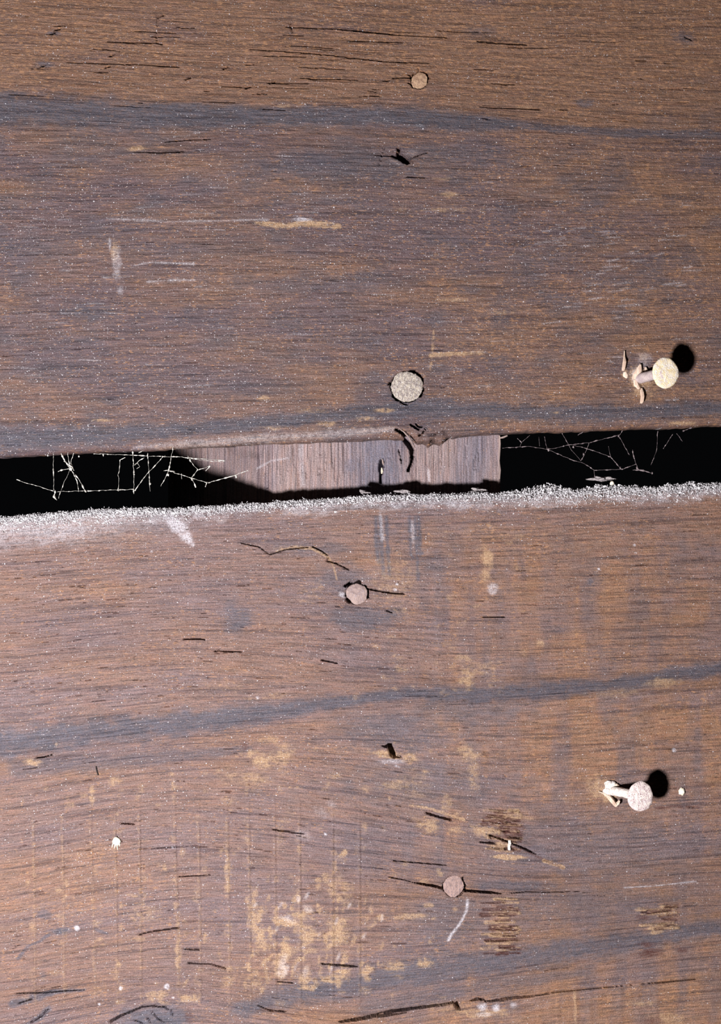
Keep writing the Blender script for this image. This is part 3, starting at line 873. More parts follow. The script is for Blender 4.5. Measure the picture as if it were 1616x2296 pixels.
    # checks and splits
    for pts, w, d in (([(700, 1226), (720, 1235), (736, 1247), (733, 1258), (752, 1263), (770, 1272), (782, 1278)], 1.7, 6), ([(540, 1218), (580, 1226), (604, 1244), (640, 1232), (690, 1227)], 1.5, 4),
                      ([(826, 1321), (850, 1326), (880, 1330), (905, 1331)], [2.4, 1.8, 1.8, 1], 7), ([(866, 1369), (878, 1374)], 1.5, 5), ([(410, 1434), (440, 1433), (458, 1434)], 2, 6),
                      ([(80, 1700), (100, 1697), (116, 1692)], 1.8, 6), ([(480, 1460), (540, 1462)], 1.3, 4), ([(1080, 1383), (1130, 1384)], 1.4, 4), ([(720, 1480), (755, 1487)], 1.8, 5),
                      ([(928, 1979), (950, 1983), (975, 1987), (994, 1993)], [1.6, 3.2, 4, 4], 26), ([(1042, 1997), (1070, 1999), (1100, 2001), (1124, 2004)], [4, 4, 3.4, 1.2], 26), ([(1144, 2003), (1180, 1999), (1215, 2001), (1300, 1999)], [1.4, 1.8, 1.2, 0.8], 3),
                      ([(870, 1966), (900, 1972), (928, 1979)], 1.2, 5), ([(760, 2292), (800, 2286), (840, 2278), (880, 2268), (920, 2262), (960, 2257), (1010, 2250)], [2.4, 5, 5, 5.5, 4, 4, 3.2], 28),
                      ([(845, 2281), (880, 2276), (910, 2271)], 2, 9), ([(1056, 2244), (1070, 2240), (1084, 2242)], [2, 4, 3], 16), ([(1088, 2246), (1140, 2239), (1180, 2234)], [2.0, 3, 1.4], 12),
                      ([(1120, 2244), (1180, 2236), (1240, 2227), (1320, 2218), (1420, 2208), (1560, 2196)], [2.2, 2.0, 1.6, 1.0, 0.7, 0.7], 5), ([(720, 2161), (760, 2164), (800, 2167)], [1.4, 2.4, 1.8], 8),
                      ([(620, 2201), (655, 2204)], 1.6, 6), ([(35, 2227), (100, 2226), (140, 2222), (190, 2220)], [1.2, 2.2, 1.6, 1], 6), ([(40, 2250), (70, 2240)], 2, 6), ([(70, 2292), (90, 2280), (108, 2262)], [3, 2.5, 1], 7),
                      ([(246, 2292), (270, 2278), (290, 2270), (318, 2258), (345, 2256), (372, 2260)], [3.4, 2.8, 2.2, 1.8, 1.7, 1.4], 12), ([(366, 2257), (376, 2264)], 2, 9), ([(340, 2268), (352, 2284), (366, 2292)], 1.6, 8), ([(300, 2288), (318, 2294)], 1.9, 9), ([(384, 2266), (386, 2276)], 1.8, 9),
                      ([(330, 2282), (336, 2292)], 2, 6), ([(578, 2255), (605, 2266), (640, 2268)], 1.8, 6), ([(310, 2096), (345, 2088), (400, 2080)], 1.8, 5), ([(470, 1962), (400, 1965)], 1.4, 4), ([(410, 2129), (445, 2130)], 1.8, 5), ([(420, 2160), (470, 2162), (505, 2172)], 1.6, 5),
                      ([(310, 1904), (420, 1897), (500, 1900)], 1.1, 2.2), ([(270, 1846), (300, 1848)], 1.8, 5), ([(610, 1860), (680, 1870)], 1.4, 4), ([(1000, 1940), (880, 1930)], 1.3, 4), ([(1090, 1870), (1130, 1884), (1180, 1905), (1200, 1915)], [1, 2, 3, 1], 8), ([(1075, 1888), (1110, 1890)], 2, 6)):
        F.crack(pts, w, d)
    random_cracks(F, low_grain, 260, 20, 1000, 1200, 1600, 6, 50, 1.4, 2.45, 81)
    random_cracks(F, low_grain, 240, 20, 900, 1650, 2260, 6, 44, 1.4, 2.45, 82)
    random_cracks(F, low_grain, 130, 900, 1580, 1180, 2280, 8, 60, 1.4, 2.3, 83)
    # empty nail holes
    F.blob('ochre', 875, 1696, 34, 5, 1.0, 0.1, 0.4, 0.3); F.blob('pale', 880, 1707, 26, 5, 0.45)
    F.ridge([(848, 1694), (880, 1702), (920, 1704)], 7, 2.5)
    F.pit([(866, 1673), (868, 1670), (878, 1669), (880, 1676), (885, 1688), (887, 1697), (879, 1697), (872, 1689), (870, 1677)], 62)
    F.crack([(857, 1673), (868, 1675)], 2.2, 8); F.crack([(886, 1697), (898, 1697)], 1.6, 5)
    F.pit([(1014, 2246), (1020, 2250), (1025, 2246), (1029, 2256), (1032, 2264), (1024, 2263), (1018, 2255)], 30)
    # seats of the driven nails
    F.seat(799, 1332, 24, 24, 34, [(60, 150, 7), (-35, 60, 4), (200, 240, 4)], 2.5)
    F.crack([(773, 1315), (783, 1308)], [3.5, 3], 12); F.crack([(772, 1335), (779, 1340), (786, 1350)], [1.5, 2.4, 3], 9)
    F.seat(1018, 1988, 24, 25, 34, [(150, 215, 2.5), (-20, 30, 2)])
    F.crack([(1038, 1967), (1037, 1985), (1039, 1998)], 1.8, 7)


wall = empty('wall_back', (0, 0, 0))
tag(wall, 'old brown plank wall with a dark open gap between two boards', kind='structure')
upper = build_plank('plank', True, wall, M['upper'], up_grain, up_edge, paint_upper, 'upper dark brown plank with a blue grey band near its top', 24.0)
lower = build_plank('plank', False, wall, M['lower'], low_grain, lo_edge, paint_lower, 'lower lighter brown plank with upright saw marks and a dusty top edge', 28.0)


# --- the stud seen through the gap
def build_stud():
    sx = np.concatenate([np.arange(300, 560, 6.0), np.arange(560, 1128, 2.0), [1128, 1130]])
    sy = np.concatenate([np.arange(-420, 930, 60.0), np.arange(930, 1150, 2.0), np.arange(1160, 2730, 60.0)])
    X, Y = np.meshgrid(sx, sy)
    F = Field(X, Y)
    D0 = np.interp(sx, [300, 420, 480, 530, 578, 606, 1126, 1130], [590, 335, 268, 200, 134, 96, 92, 94])
    F.h += (fbm(X / 6, Y / 90, 15, 3) - 0.5) * 4.0 + (fbm(X / 2.6, Y / 60, 16, 2) - 0.5) * 1.6
    F.h = np.minimum(F.h, 1.5)
    F.m['warm'] += np.clip(fbm(X / 60, Y / 90, 17, 2), 0, 1)
    F.m['speck'] += 0.06
    F.m['blue'] += np.clip(sstep(740, 840, X) * sstep(940, 880, X) * 0.85 + sstep(1010, 1040, X) * sstep(1130, 1080, X) * 0.6 + (fbm(X / 30, Y / 60, 18, 3) - 0.5) * 0.6, 0, 1)
    F.blob('blue', 790, 1044, 22, 26, 0.8)
    F.stroke('pale', [(672, 990), (674, 1085)], 6, 0.35, 0.9, 0.5)
    F.stroke('pale', [(566, 1046), (600, 1030), (640, 1024)], 2.5, 0.5)
    F.stroke('pale', [(964, 1050), (966, 1076)], 3, 0.6)
    r = np.random.default_rng(3)
    for k in range(34):
        x = r.uniform(585, 770); y = r.uniform(985, 1040)
        F.crack([(x, y), (x + r.uniform(-2, 2), y + r.uniform(20, 70))], r.uniform(1.1, 1.5), r.uniform(1.5, 3.4))
    for k in range(24):
        x = r.uniform(770, 1120); y = r.uniform(985, 1050)
        F.crack([(x, y), (x + r.uniform(-2, 2), y + r.uniform(12, 40))], r.uniform(1.0, 1.4), r.uniform(1.5, 3))
    F.crack([(592, 1040), (593, 1092)], 2, 8)
    F.pit([(850, 1040), (853, 1030), (860, 1031), (862, 1042), (858, 1058), (856, 1080), (852, 1080), (851, 1062)], 34)
    F.crack([(905, 976), (918, 990), (927, 1005), (926, 1020)], [6, 9, 8, 5], 40)
    F.crack([(918, 1052), (924, 1038), (929, 1020)], [5, 4, 5], 26)
    F.crack([(896, 1005), (900, 1020), (902, 1035)], 1.8, 8)
    D = D0[None, :] - F.h
    back = 620.0
    nr, nc = X.shape
    # front grid + closed box behind it
    co = []
    front = np.stack([(X.ravel() - 808) * S, D.ravel() * S, (1148 - Y.ravel()) * S], 1)
    bk = np.stack([(X.ravel() - 808) * S, np.full(X.size, back * S), (1148 - Y.ravel()) * S], 1)
    idx = np.arange(nr * nc).reshape(nr, nc)
    faces = [(int(a), int(b), int(c), int(d)) for a, b, c, d in zip(idx[:-1, :-1].ravel(), idx[1:, :-1].ravel(), idx[1:, 1:].ravel(), idx[:-1, 1:].ravel())]
    n0 = nr * nc
    ring = list(idx[0, :]) + list(idx[1:, -1]) + list(idx[-1, -2::-1]) + list(idx[-2:0:-1, 0])
    bring = {int(v): n0 + k for k, v in enumerate(ring)}
    verts = list(front) + [bk[v] for v in ring]
    for k in range(len(ring)):
        a, b2 = int(ring[k]), int(ring[(k + 1) % len(ring)])
        faces.append((a, b2, bring[b2], bring[a]))
    faces.append(tuple(bring[int(v)] for v in ring))
    me = mesh_from('stud', verts, faces)
    allx = np.concatenate([X.ravel(), X.ravel()[ring]])
    ally = np.concatenate([Y.ravel(), Y.ravel()[ring]])
    for k, arr in F.m.items():
        at = me.attributes.new(k, 'FLOAT', 'POINT')
        at.data.foreach_set('value', np.concatenate([np.clip(arr, 0, 1).ravel(), np.zeros(len(ring))]))
    z = np.zeros(len(allx))
    me.attributes.new('grain', 'FLOAT_VECTOR', 'POINT').data.foreach_set('vector', np.stack([ally / 100, allx / 100, z], 1).ravel())
    me.attributes.new('flat', 'FLOAT_VECTOR', 'POINT').data.foreach_set('vector', np.stack([allx / 100, ally / 100, z], 1).ravel())
    o = link('stud', me, M['stud'], wall, smooth=False)
    sm = [True] * ((nr - 1) * (nc - 1)) + [False] * (len(me.polygons) - (nr - 1) * (nc - 1))
    me.polygons.foreach_set('use_smooth', sm)
    o['label'] = 'grey upright stud with vertical saw lines behind the gap'
    return o


stud = build_stud()


# ------------------------------------------------------------------ small solids
def shard_mesh(name, pts, widths, thick, lift, origin, seed=0, tip=True, base_d=0.0):
    """long thin splinter: a bent, faceted lath following pts (wall units) with given half widths"""
    r = random.Random(seed)
    verts, faces = [], []
    n = len(pts)
    for i, (x, y) in enumerate(pts):
        x0, y0 = pts[max(0, i - 1)]
        x1, y1 = pts[min(n - 1, i + 1)]
        dx, dy = x1 - x0, y1 - y0
        L = math.hypot(dx, dy) or 1
        nx, ny = -dy / L, dx / L
        w = widths[i] * r.uniform(0.88, 1.12)
        f = base_d - lift[i] if isinstance(lift, (list, tuple)) else base_d - lift
        th = thick * (0.5 + 0.5 * w / max(widths))
        verts += [P(x + nx * w, y + ny * w, f), P(x + nx * w * 0.35, y + ny * w * 0.35, f - th), P(x - nx * w * 0.5, y - ny * w * 0.5, f - th * 0.85), P(x - nx * w, y - ny * w, f), P(x, y, f + th * 0.6)]
    for i in range(n - 1):
        for k in range(5):
            a = i * 5 + k
            b = i * 5 + (k + 1) % 5
            faces.append((a, b, b + 5, a + 5))
    faces.append((4, 3, 2, 1, 0))
    faces.append(tuple((n - 1) * 5 + k for k in range(5)))
    return mesh_from(name, local(verts, origin), faces)


def lump_mesh(name, rx, ry, rz, seed, rough=0.25, sub=2, flat=0.0):
    bm = bmesh.new()
    bmesh.ops.create_icosphere(bm, subdivisions=sub, radius=1.0)
    for v in bm.verts:
        a = math.atan2(v.co.z, v.co.x)
        k = 1 + rough * (float(vnoise(v.co.x * 2.1 + 9 + seed, v.co.z * 2.1 + 5 + v.co.y * 1.7, seed)) - 0.5) * 2
        v.co = Vector((v.co.x * rx * k, v.co.y * ry * k, v.co.z * rz * k)) * S
    me = bpy.data.meshes.new(name)
    bm.to_mesh(me)
    bm.free()
    return me


# ------------------------------------------------------------------ driven nails (flush heads)
def driven_nail(cx, cy, outline, mat, label, depth, hammer, seed, dome=2.0):
    """outline: radius per angle (every 360/len degrees, anticlockwise from right)"""
    org = P(cx, cy, 0)
    root = empty('nail', org)
    tag(root, label, 'nail', 'nails driven flush into the planks')
    n = 72
    ang = [2 * math.pi * k / n for k in range(n)]
    rad = np.interp(np.arange(n) / n * len(outline), np.arange(len(outline) + 1), list(outline) + [outline[0]])
    verts, faces = [], []
    rings = 16
    verts.append(P(cx, cy, depth - dome) - org)
    for i in range(1, rings + 1):
        q = i / rings
        for k, a in enumerate(ang):
            rr = rad[k] * q * (1 + (float(vnoise(k * 0.9, seed, seed)) - 0.5) * 0.08 * (q > 0.8))
            x = cx + rr * math.cos(a); y = cy - rr * math.sin(a)
            h = dome * (1 - q ** 3) + hammer * (float(fbm(np.array(x / 5.0), np.array(y / 6.5), seed, 3)) - 0.5) * 2
            verts.append(P(x, y, depth - h) - org)
    for k in range(n):   # rolled rim going down into the seat
        a = ang[k]
        verts.append(P(cx + rad[k] * math.cos(a), cy - rad[k] * math.sin(a), 40) - org)
    for k in range(n):
        faces.append((0, 1 + (k + 1) % n, 1 + k))
    for i in range(rings):
        b0 = 1 + i * n
        for k in range(n):
            k2 = (k + 1) % n
            faces.append((b0 + k, b0 + k2, b0 + n + k2, b0 + n + k))
    b0 = 1 + rings * n
    faces.append(tuple(b0 + k for k in range(n)))
    me = mesh_from('nail_head', verts, faces)
    link('nail_head', me, mat, root)
    # shank inside the wood
    sv, sf = [], []
    for i, (d, rr) in enumerate(((40, 9), (70, 9), (170, 8), (200, 1))):
        for k in range(10):
            a = 2 * math.pi * k / 10
            sv.append(P(cx + rr * math.cos(a), cy + rr * math.sin(a), d) - org)
    for i in range(3):
        for k in range(10):
            sf.append((i * 10 + k, i * 10 + (k + 1) % 10, i * 10 + 10 + (k + 1) % 10, i * 10 + 10 + k))
    sf += [tuple(range(9, -1, -1)), tuple(range(30, 40))]
    link('shank', mesh_from('shank', sv, sf), M['shank'], root)
    return root


driven_nail(912, 867, [36, 36, 35, 34, 34.5, 35, 35.5, 35, 35.5, 35, 35, 34, 33, 34, 35, 35], M['head_hammered'],
            'largest flush nail head, hammered silver grey, near the lower edge of the upper plank', 0.5, 2.0, 3, 3.0)
driven_nail(799, 1332, [24, 25, 24, 22.5, 23, 22.5, 24, 24, 24, 22, 20, 22, 24, 24, 25, 25], M['head_pinkish'],
            'smooth pinkish grey flush nail head with a dark gap over it, in the lower plank', 3.5, 0.9, 11, 2.5)
driven_nail(940, 180, [18, 19, 20, 19, 19, 16, 16, 18, 18, 19, 20, 21, 19, 17, 17, 18], M['head_tan'],
            'small tan rusty nail head sunk near the top of the upper plank', 2.5, 1.2, 21, 1.5)
driven_nail(1018, 1988, [22, 22, 23, 25, 25, 23, 24, 25, 24, 24, 24, 25, 25, 22, 20, 21], M['head_brown'],
            'dull brown nail head with a split on both sides, low in the lower plank', 1.5, 1.1, 31, 1.5)


# ------------------------------------------------------------------ two half pulled nails
def standing_nail(base, head, hgt, rx, rshank, head_mat, shank_mat, label, seed, thick=6.0):
    """base, head: wall positions of shank foot and head centre; hgt: how far the head stands off the wall"""
    org = P(*base, 0)
    root = empty('nail', org)
    tag(root, label, 'nail', 'bent nails standing out of the planks')
    A = P(base[0], base[1], 0); B = P(head[0], head[1], -hgt)
    ax = (B - A).normalized()
    u = ax.cross(Vector((0, 0, 1))).normalized()
    w = u.cross(ax).normalized()
    r = random.Random(seed)
    # shank: slightly crooked, crusted tube that swells under the head
    verts, faces = [], []
    N = 20
    rows = 22
    L = (B - A).length
    start = A - ax * (26 * S)
    for i in range(rows + 1):
        t = i / rows
        c = start + ax * ((L + 26 * S) * t)
        c = c + w * (math.sin(t * 3.1) * 1.5 * S)
        rr = rshank * (1 + 0.28 * max(0, (t - 0.8) / 0.2) ** 2)
        for k in range(N):
            a = 2 * math.pi * k / N
            q = rr * (1 + 0.22 * (float(fbm(np.array(i * 0.5), np.array(math.cos(a) * 1.6 + 4 + math.sin(a)), seed, 2)) - 0.5))
            verts.append(c + (u * math.cos(a) + w * math.sin(a)) * (q * S) - org)
    for i in range(rows):
        for k in range(N):
            faces.append((i * N + k, i * N + (k + 1) % N, (i + 1) * N + (k + 1) % N, (i + 1) * N + k))
    faces += [tuple(range(N - 1, -1, -1)), tuple(rows * N + k for k in range(N))]
    link('shank', mesh_from('shank', verts, faces), shank_mat, root)
    # head: thick oval disc sitting a little crooked on the shank
    verts, faces = [], []
    hx = (ax * 0.35 + Vector((0, -1, 0)) * 0.65).normalized()
    u = hx.cross(Vector((0, 0, 1))).normalized()
    w = u.cross(hx).normalized()
    ax = hx
    n = 48
    prof = [(0.30, -thick * 0.95), (0.86, -thick * 0.9), (0.97, -thick * 0.6), (1.0, -thick * 0.2), (0.97, thick * 0.12), (0.88, thick * 0.34), (0.7, thick * 0.42), (0.5, thick * 0.46), (0.25, thick * 0.5), (0.1, thick * 0.5)]
    for j, (q, hh) in enumerate(prof):
        for k in range(n):
            a = 2 * math.pi * k / n
            rr = rx * q * (1 + 0.05 * (float(vnoise(k * 0.55, 1.0, seed)) - 0.5) + 0.015 * math.sin(3 * a + seed))
            hz = hh + (1.4 * (float(fbm(np.array(rr * math.cos(a) / 6 + 20), np.array(rr * math.sin(a) / 6 + 20), seed, 2)) - 0.5) * 2 if j > 3 else 0)
            verts.append(B + (u * (math.cos(a) * 0.89) + w * math.sin(a)) * (rr * S) + ax * (hz * S) - org)
    for j in range(len(prof) - 1):
        for k in range(n):
            faces.append((j * n + k, j * n + (k + 1) % n, (j + 1) * n + (k + 1) % n, (j + 1) * n + k))
    faces += [tuple(range(n - 1, -1, -1)), tuple((len(prof) - 1) * n + k for k in range(n))]
    link('nail_head', mesh_from('nail_head', verts, faces), head_mat, root)
    return root


def true_head(ax_, ay_, hgt):
    """wall position of a point standing hgt off the wall that is seen over wall point (ax_, ay_) from in front"""
    k = (CAM_D - hgt) / CAM_D
    return (808 + (ax_ - 808) * k, 1148 + (ay_ - 1148) * k)


HG = 88.0
standing_nail((1432, 850), true_head(1492, 836, HG), HG, 34, 11.5, M['nail_yellow'], M['shank'],
              'bent nail with a pale yellowish round head standing out of the upper plank', 5)
n2 = standing_nail((1372, 1774), true_head(1435.5, 1786, HG), HG, 33, 10.5, M['nail_pink'], M['crust'],
                   'bent nail with a pinkish white pitted head standing out of the lower plank', 9)
# crumbly crust round the foot of the lower nail
o2 = n2.location.copy()
for k, (x, y, rx, ry, rz) in enumerate(((1366, 1764, 10, 7, 13), (1374, 1758, 8, 6, 8), (1362, 1776, 9, 6, 9))):
    o = link('crust', lump_mesh('crust', rx, ry, rz, 40 + k, 0.5), M['crust'], n2)
    o.location = P(x, y, -2) - o2


# ------------------------------------------------------------------ splinters that belong to the planks
def part_shard(parent, pts, widths, thick, lift, mat, seed, base_d=0.0, name='splinter'):
    org = P(*pts[0], base_d)
    me = shard_mesh(name, pts, widths, thick, lift, org, seed, base_d=base_d)
    o = link(name, me, mat, parent, smooth=False)
    o.location = org
    return o


part_shard(upper, [(1399, 787), (1398.5, 800), (1399, 812), (1397, 826), (1396, 832)], [1, 1.8, 4.2, 4.6, 3], 6, [3, 5, 7, 6, 2], M['splinter'], 1)
part_shard(upper, [(1437, 871), (1438, 880), (1439, 890), (1438, 900), (1437, 905)], [2, 4, 5.2, 5, 2.5], 7, [3, 6, 8, 6, 2], M['splinter'], 2)
part_shard(upper, [(1434, 818), (1432, 830), (1427, 842), (1424, 852)], [2.5, 7, 10, 8], 6, [7, 6, 4, 1], M['splinter'], 3)
part_shard(upper, [(1423, 852), (1425, 862), (1432, 872)], [4, 7, 3], 5, [3, 5, 3], M['splinter'], 4)
part_shard(upper, [(1446, 824), (1448, 832), (1450, 840)], [2, 4, 2.5], 5, [4, 5, 2], M['splinter'], 5)
part_shard(upper, [(1400, 834), (1402, 842), (1405, 848)], [4, 6, 2], 3, [1, 2, 1], M['splinter'], 6)
part_shard(lower, [(1341, 1774), (1352, 1778), (1364, 1786), (1372, 1795), (1380, 1806)], [1, 2.4, 4.5, 6, 3.5], 6, [1, 3, 6, 9, 8], M['splinter'], 7)
part_shard(lower, [(1380, 1805), (1384, 1799), (1387, 1793)], [2.5, 4, 2], 6, [6, 9, 8], M['splinter'], 8)
part_shard(lower, [(1376, 1760), (1382, 1759), (1387, 1761)], [2, 3.4, 2], 4, [4, 5, 3], M['splinter'], 9)
part_shard(upper, [(893, 960), (905, 968), (917, 981), (926, 997), (930, 1004)], [1, 1.6, 2.2, 2, 1], 4, [-1, 0, 0, -4, -10], M['splinter_grey'], 10)
part_shard(stud, [(1128, 972), (1129, 990), (1128, 1010), (1127, 1030), (1129, 1052), (1128, 1072)], [2, 2.6, 2.6, 2, 3, 2], 4, 1, M['splinter_grey'], 11, base_d=91)
part_shard(stud, [(1126, 978), (1136, 976), (1146, 972)], [1.5, 2.5, 2], 4, 2, M['splinter_grey'], 12, base_d=91)
part_shard(stud, [(858, 1026), (860, 1034), (861, 1040)], [1.2, 2.2, 1.2], 4, 1, M['splinter_grey'], 13, base_d=93)
part_shard(stud, [(857, 1046), (858, 1054), (857, 1060)], [1.5, 3, 1.5], 5, 1, M['chip'], 14, base_d=98)


# ------------------------------------------------------------------ loose bits lying on the wood
def loose(name, pts, widths, thick, lift, mat, label, cat, seed, base_d=0.0, group=None):
    org = P(*pts[0], base_d)
    o = link(name, shard_mesh(name, pts, widths, thick, lift, org, seed, base_d=base_d), mat, smooth=False)
    o.location = org
    return tag(o, label, cat, group)


loose('wood_sliver', [(1142, 1883), (1143, 1890), (1141, 1897), (1142, 1905)], [3.6, 4, 3.4, 4], 5, 2, M['crust'],
      'short upright white sliver stuck on the torn orange grain of the lower plank', 'splinter', 21)
loose('wood_sliver', [(215, 1718), (217, 1727), (220, 1738)], [1.2, 1.8, 1.3], 3, 1.5, M['splinter_dark'],
      'thin black sliver lying on the left of the lower plank under the blue band', 'splinter', 22)
o = link('wood_chip', lump_mesh('wood_chip', 7, 4, 9.5, 61, 0.3), M['chip']); o.location = P(1527, 1774, -2.5); o.rotation_euler = (0, 0.25, 0)
tag(o, 'small cream chip at the far right beside the pink headed nail', 'chip')

# pale tuft with splayed legs
tuft = empty('lint_tuft', P(262, 1888, 0))
tag(tuft, 'tiny cream tuft with splayed fibre legs on the left of the lower plank', 'lint')
o = link('tuft_body', lump_mesh('tuft_body', 8.5, 4, 9, 66, 0.3), M['chip'], tuft); o.location = P(262, 1886, -3) - P(262, 1888, 0)
for k, pts in enumerate(([(257, 1886), (253, 1893), (251, 1900)], [(259, 1890), (258, 1897), (256, 1902)], [(263, 1890), (263, 1898), (264, 1905)], [(266, 1888), (269, 1893), (268, 1897)])):
    og = P(262, 1888, 0)
    link('tuft_leg', shard_mesh('tuft_leg', pts, [2.2, 1.6, 0.9], 2.5, [2.5, 2, 1], og, 70 + k), M['chip'], tuft, smooth=False)

# lint flakes lying along the dusty edge
for k, (x, y, rx, rz, label) in enumerate((
        (1074, 1099, 19, 6.5, 'biggest pale lint flake on the dusty plank edge right of the gap middle'),
        (815, 1104, 12, 4.2, 'small pink grey lint flake on the plank edge below the slit in the stud'),
        (905, 1102, 14, 4.5, 'thin grey lint flake on the plank edge below the torn split'),
        (1356, 1073, 24, 5.5, 'long grey lint flake raised over the dust pile below the right cobweb'))):
    o = link('lint_flake', lump_mesh('lint_flake', rx, 8, rz, 80 + k, 0.8, 3), M['lint'])
    o.location = P(x, y, 36); o.rotation_euler = (0, -0.12 if k == 0 else 0.05, 0)
    tag(o, label, 'lint', 'lint flakes on the dusty edge')
o = link('dust_crumb', lump_mesh('dust_crumb', 5, 5, 5.5, 90, 0.2), M['chip']); o.location = P(1376, 1083, 26)
tag(o, 'round cream crumb under the long lint flake at the right', 'crumb')


# ------------------------------------------------------------------ dust along the top edge of the lower plank (uncountable)
def build_dust():
    r = np.random.default_rng(77)
    verts, faces = [], []

    def grain_at(x, y, d, s):
        b = len(verts)
        q = r.normal(0, 1, (4, 3))
        q /= np.linalg.norm(q, axis=1)[:, None]
        for v in q:
            verts.append(P(x + v[0] * s, y + v[1] * s, d + v[2] * s))
        faces.extend([(b, b + 1, b + 2), (b, b + 2, b + 3), (b, b + 3, b + 1), (b + 1, b + 3, b + 2)])

    def fibre(x, y, d, L, w):
        a = r.uniform(0, math.pi)
        b = len(verts)
        dx, dy = math.cos(a) * L, -abs(math.sin(a)) * L
        for (px, py, pd) in ((x, y, d), (x + dx * .5 + r.normal(0, 1), y + dy * .5, d - r.uniform(0, 3)), (x + dx, y + dy, d - r.uniform(0, 4))):
            verts.extend([P(px - w, py, pd), P(px + w, py, pd), P(px, py + w, pd - w)])
        for k in (0, 3):
            for i in range(3):
                faces.append((b + k + i, b + k + (i + 1) % 3, b + k + 3 + (i + 1) % 3, b + k + 3 + i))

    rr = 28.0
    xs_ = r.uniform(-500, 2100, 15000)
    inside = (xs_ > -20) & (xs_ < 1640)
    xs_ = np.concatenate([xs_[inside], r.uniform(-20, 1640, 11000), r.uniform(-300, 620, 5000), xs_[~inside][:900]])
    E = lo_edge(xs_)
    pile = np.interp(xs_, [0, 600, 700, 1000, 1100, 1180, 1215, 1245, 1290, 1330, 1360, 1400, 1470, 1520, 1570], [2, 3, 3, 3, 4, 8, 16, 13, 4, 8, 14, 9, 6, 8, 9])
    band = np.interp(xs_, [0, 400, 600, 900, 1200, 1616], [0.85, 0.7, 0.6, 0.6, 0.85, 0.8])
    cl = fbm(xs_ / 16, xs_ * 0, 99, 3)
    for x, e, p, bw, c in zip(xs_, E, pile, band, cl):
        t = min(abs(r.normal(0, 0.52)) * bw, 1.9)
        if t < 1.0:   # on the rounded edge, 0 = crest
            a = math.pi / 2 * (1 - t)
            y = e + rr * (1 - math.sin(a)); d = rr * (1 - math.cos(a))
        else:
            y = e + rr + (t - 1) * 26; d = 0
        lift = r.uniform(0, 1) ** 2 * p * (0.4 + 1.6 * c) * (t < 0.6)
        y -= lift * 0.9
        grain_at(x, y, d - lift * 0.15 - 0.5, r.uniform(0.9, 2.6) if r.uniform() < 0.93 else r.uniform(2.6, 4.2))
    for k in range(1100):
        x = r.uniform(-20, 1640)
        e = float(lo_edge(np.array([x]))[0])
        t = r.uniform(0, 1)
        fibre(x, e + t * 16 - 1, 30 * (1 - t) ** 1.2, r.uniform(3, 9), r.uniform(0.35, 0.7))
    return mesh_from('ledge_dust', verts, faces)


o = link('ledge_dust', build_dust(), M['dust'], smooth=False)
tag(o, 'whitish dust and lint lying along the top edge of the lower plank', 'dust', kind='stuff')


# ------------------------------------------------------------------ cobwebs hanging in the gap
def strand_mesh(pts, rad, bead, origin, seed):
    r = np.random.default_rng(seed)
    P0 = np.array(pts, float)
    seg = np.hypot(*np.diff(P0[:, :2], axis=0).T)
    s = np.concatenate([[0], np.cumsum(seg)])
    n = max(4, int(s[-1] / 2.2))
    t = np.linspace(0, s[-1], n)
    q = np.stack([np.interp(t, s, P0[:, k]) for k in range(3)], 1)
    q[:, 0] += (fbm(t / 9, t * 0, seed, 2) - 0.5) * 2.0
    q[:, 1] += (fbm(t / 9, t * 0 + 7, seed, 2) - 0.5) * 2.0
    bn = fbm(t / 4.5, t * 0 + 3, seed + 5, 2)
    verts, faces = [], []
    K = 5
    for i in range(n):
        a = q[max(0, i - 1)]; b = q[min(n - 1, i + 1)]
        d = (b - a) / (np.linalg.norm(b - a) + 1e-9)
        nx = np.cross(d, (0, 0, 1.0)); nx /= np.linalg.norm(nx) + 1e-9
        ny = np.cross(d, nx)
        rr = rad * (0.26 + bead * max(0, bn[i] - 0.47) * 3.0)
        for k in range(K):
            th = 2 * math.pi * k / K
            p = q[i] + (nx * math.cos(th) + ny * math.sin(th)) * rr
            verts.append(P(*p) - origin)
    for i in range(n - 1):
        for k in range(K):
            faces.append((i * K + k, i * K + (k + 1) % K, (i + 1) * K + (k + 1) % K, (i + 1) * K + k))
    faces += [tuple(range(K - 1, -1, -1)), tuple((n - 1) * K + k for k in range(K))]
    return mesh_from('strand', verts, faces)


def cobweb(label, sc, ox, oy, strands, mat, d0, seed, lumps=()):
    c0 = strands[0][0][0]
    org = P(ox + c0[0] * sc, oy + c0[1] * sc, d0)
    root = empty('cobweb', org)
    tag(root, label, 'cobweb', 'cobwebs in the gap')
    r = random.Random(seed)
    for k, (pts, rad, bead) in enumerate(strands):
        dd = d0 + r.uniform(-5, 5)
        w = [(ox + x * sc, oy + y * sc, dd + 3 * math.sin(i * 1.3 + k)) for i, (x, y) in enumerate(pts)]
        link('strand', strand_mesh(w, rad, bead, org, seed + k), mat, root)
    for k, (x, y, rr) in enumerate(lumps):
        o = link('dust_knot', lump_mesh('dust_knot', rr * 0.5, rr * 0.5, rr * 0.85, seed + k, 0.7), mat, root)
        o.location = P(ox + x * sc, oy + y * sc, d0) - org
    return root


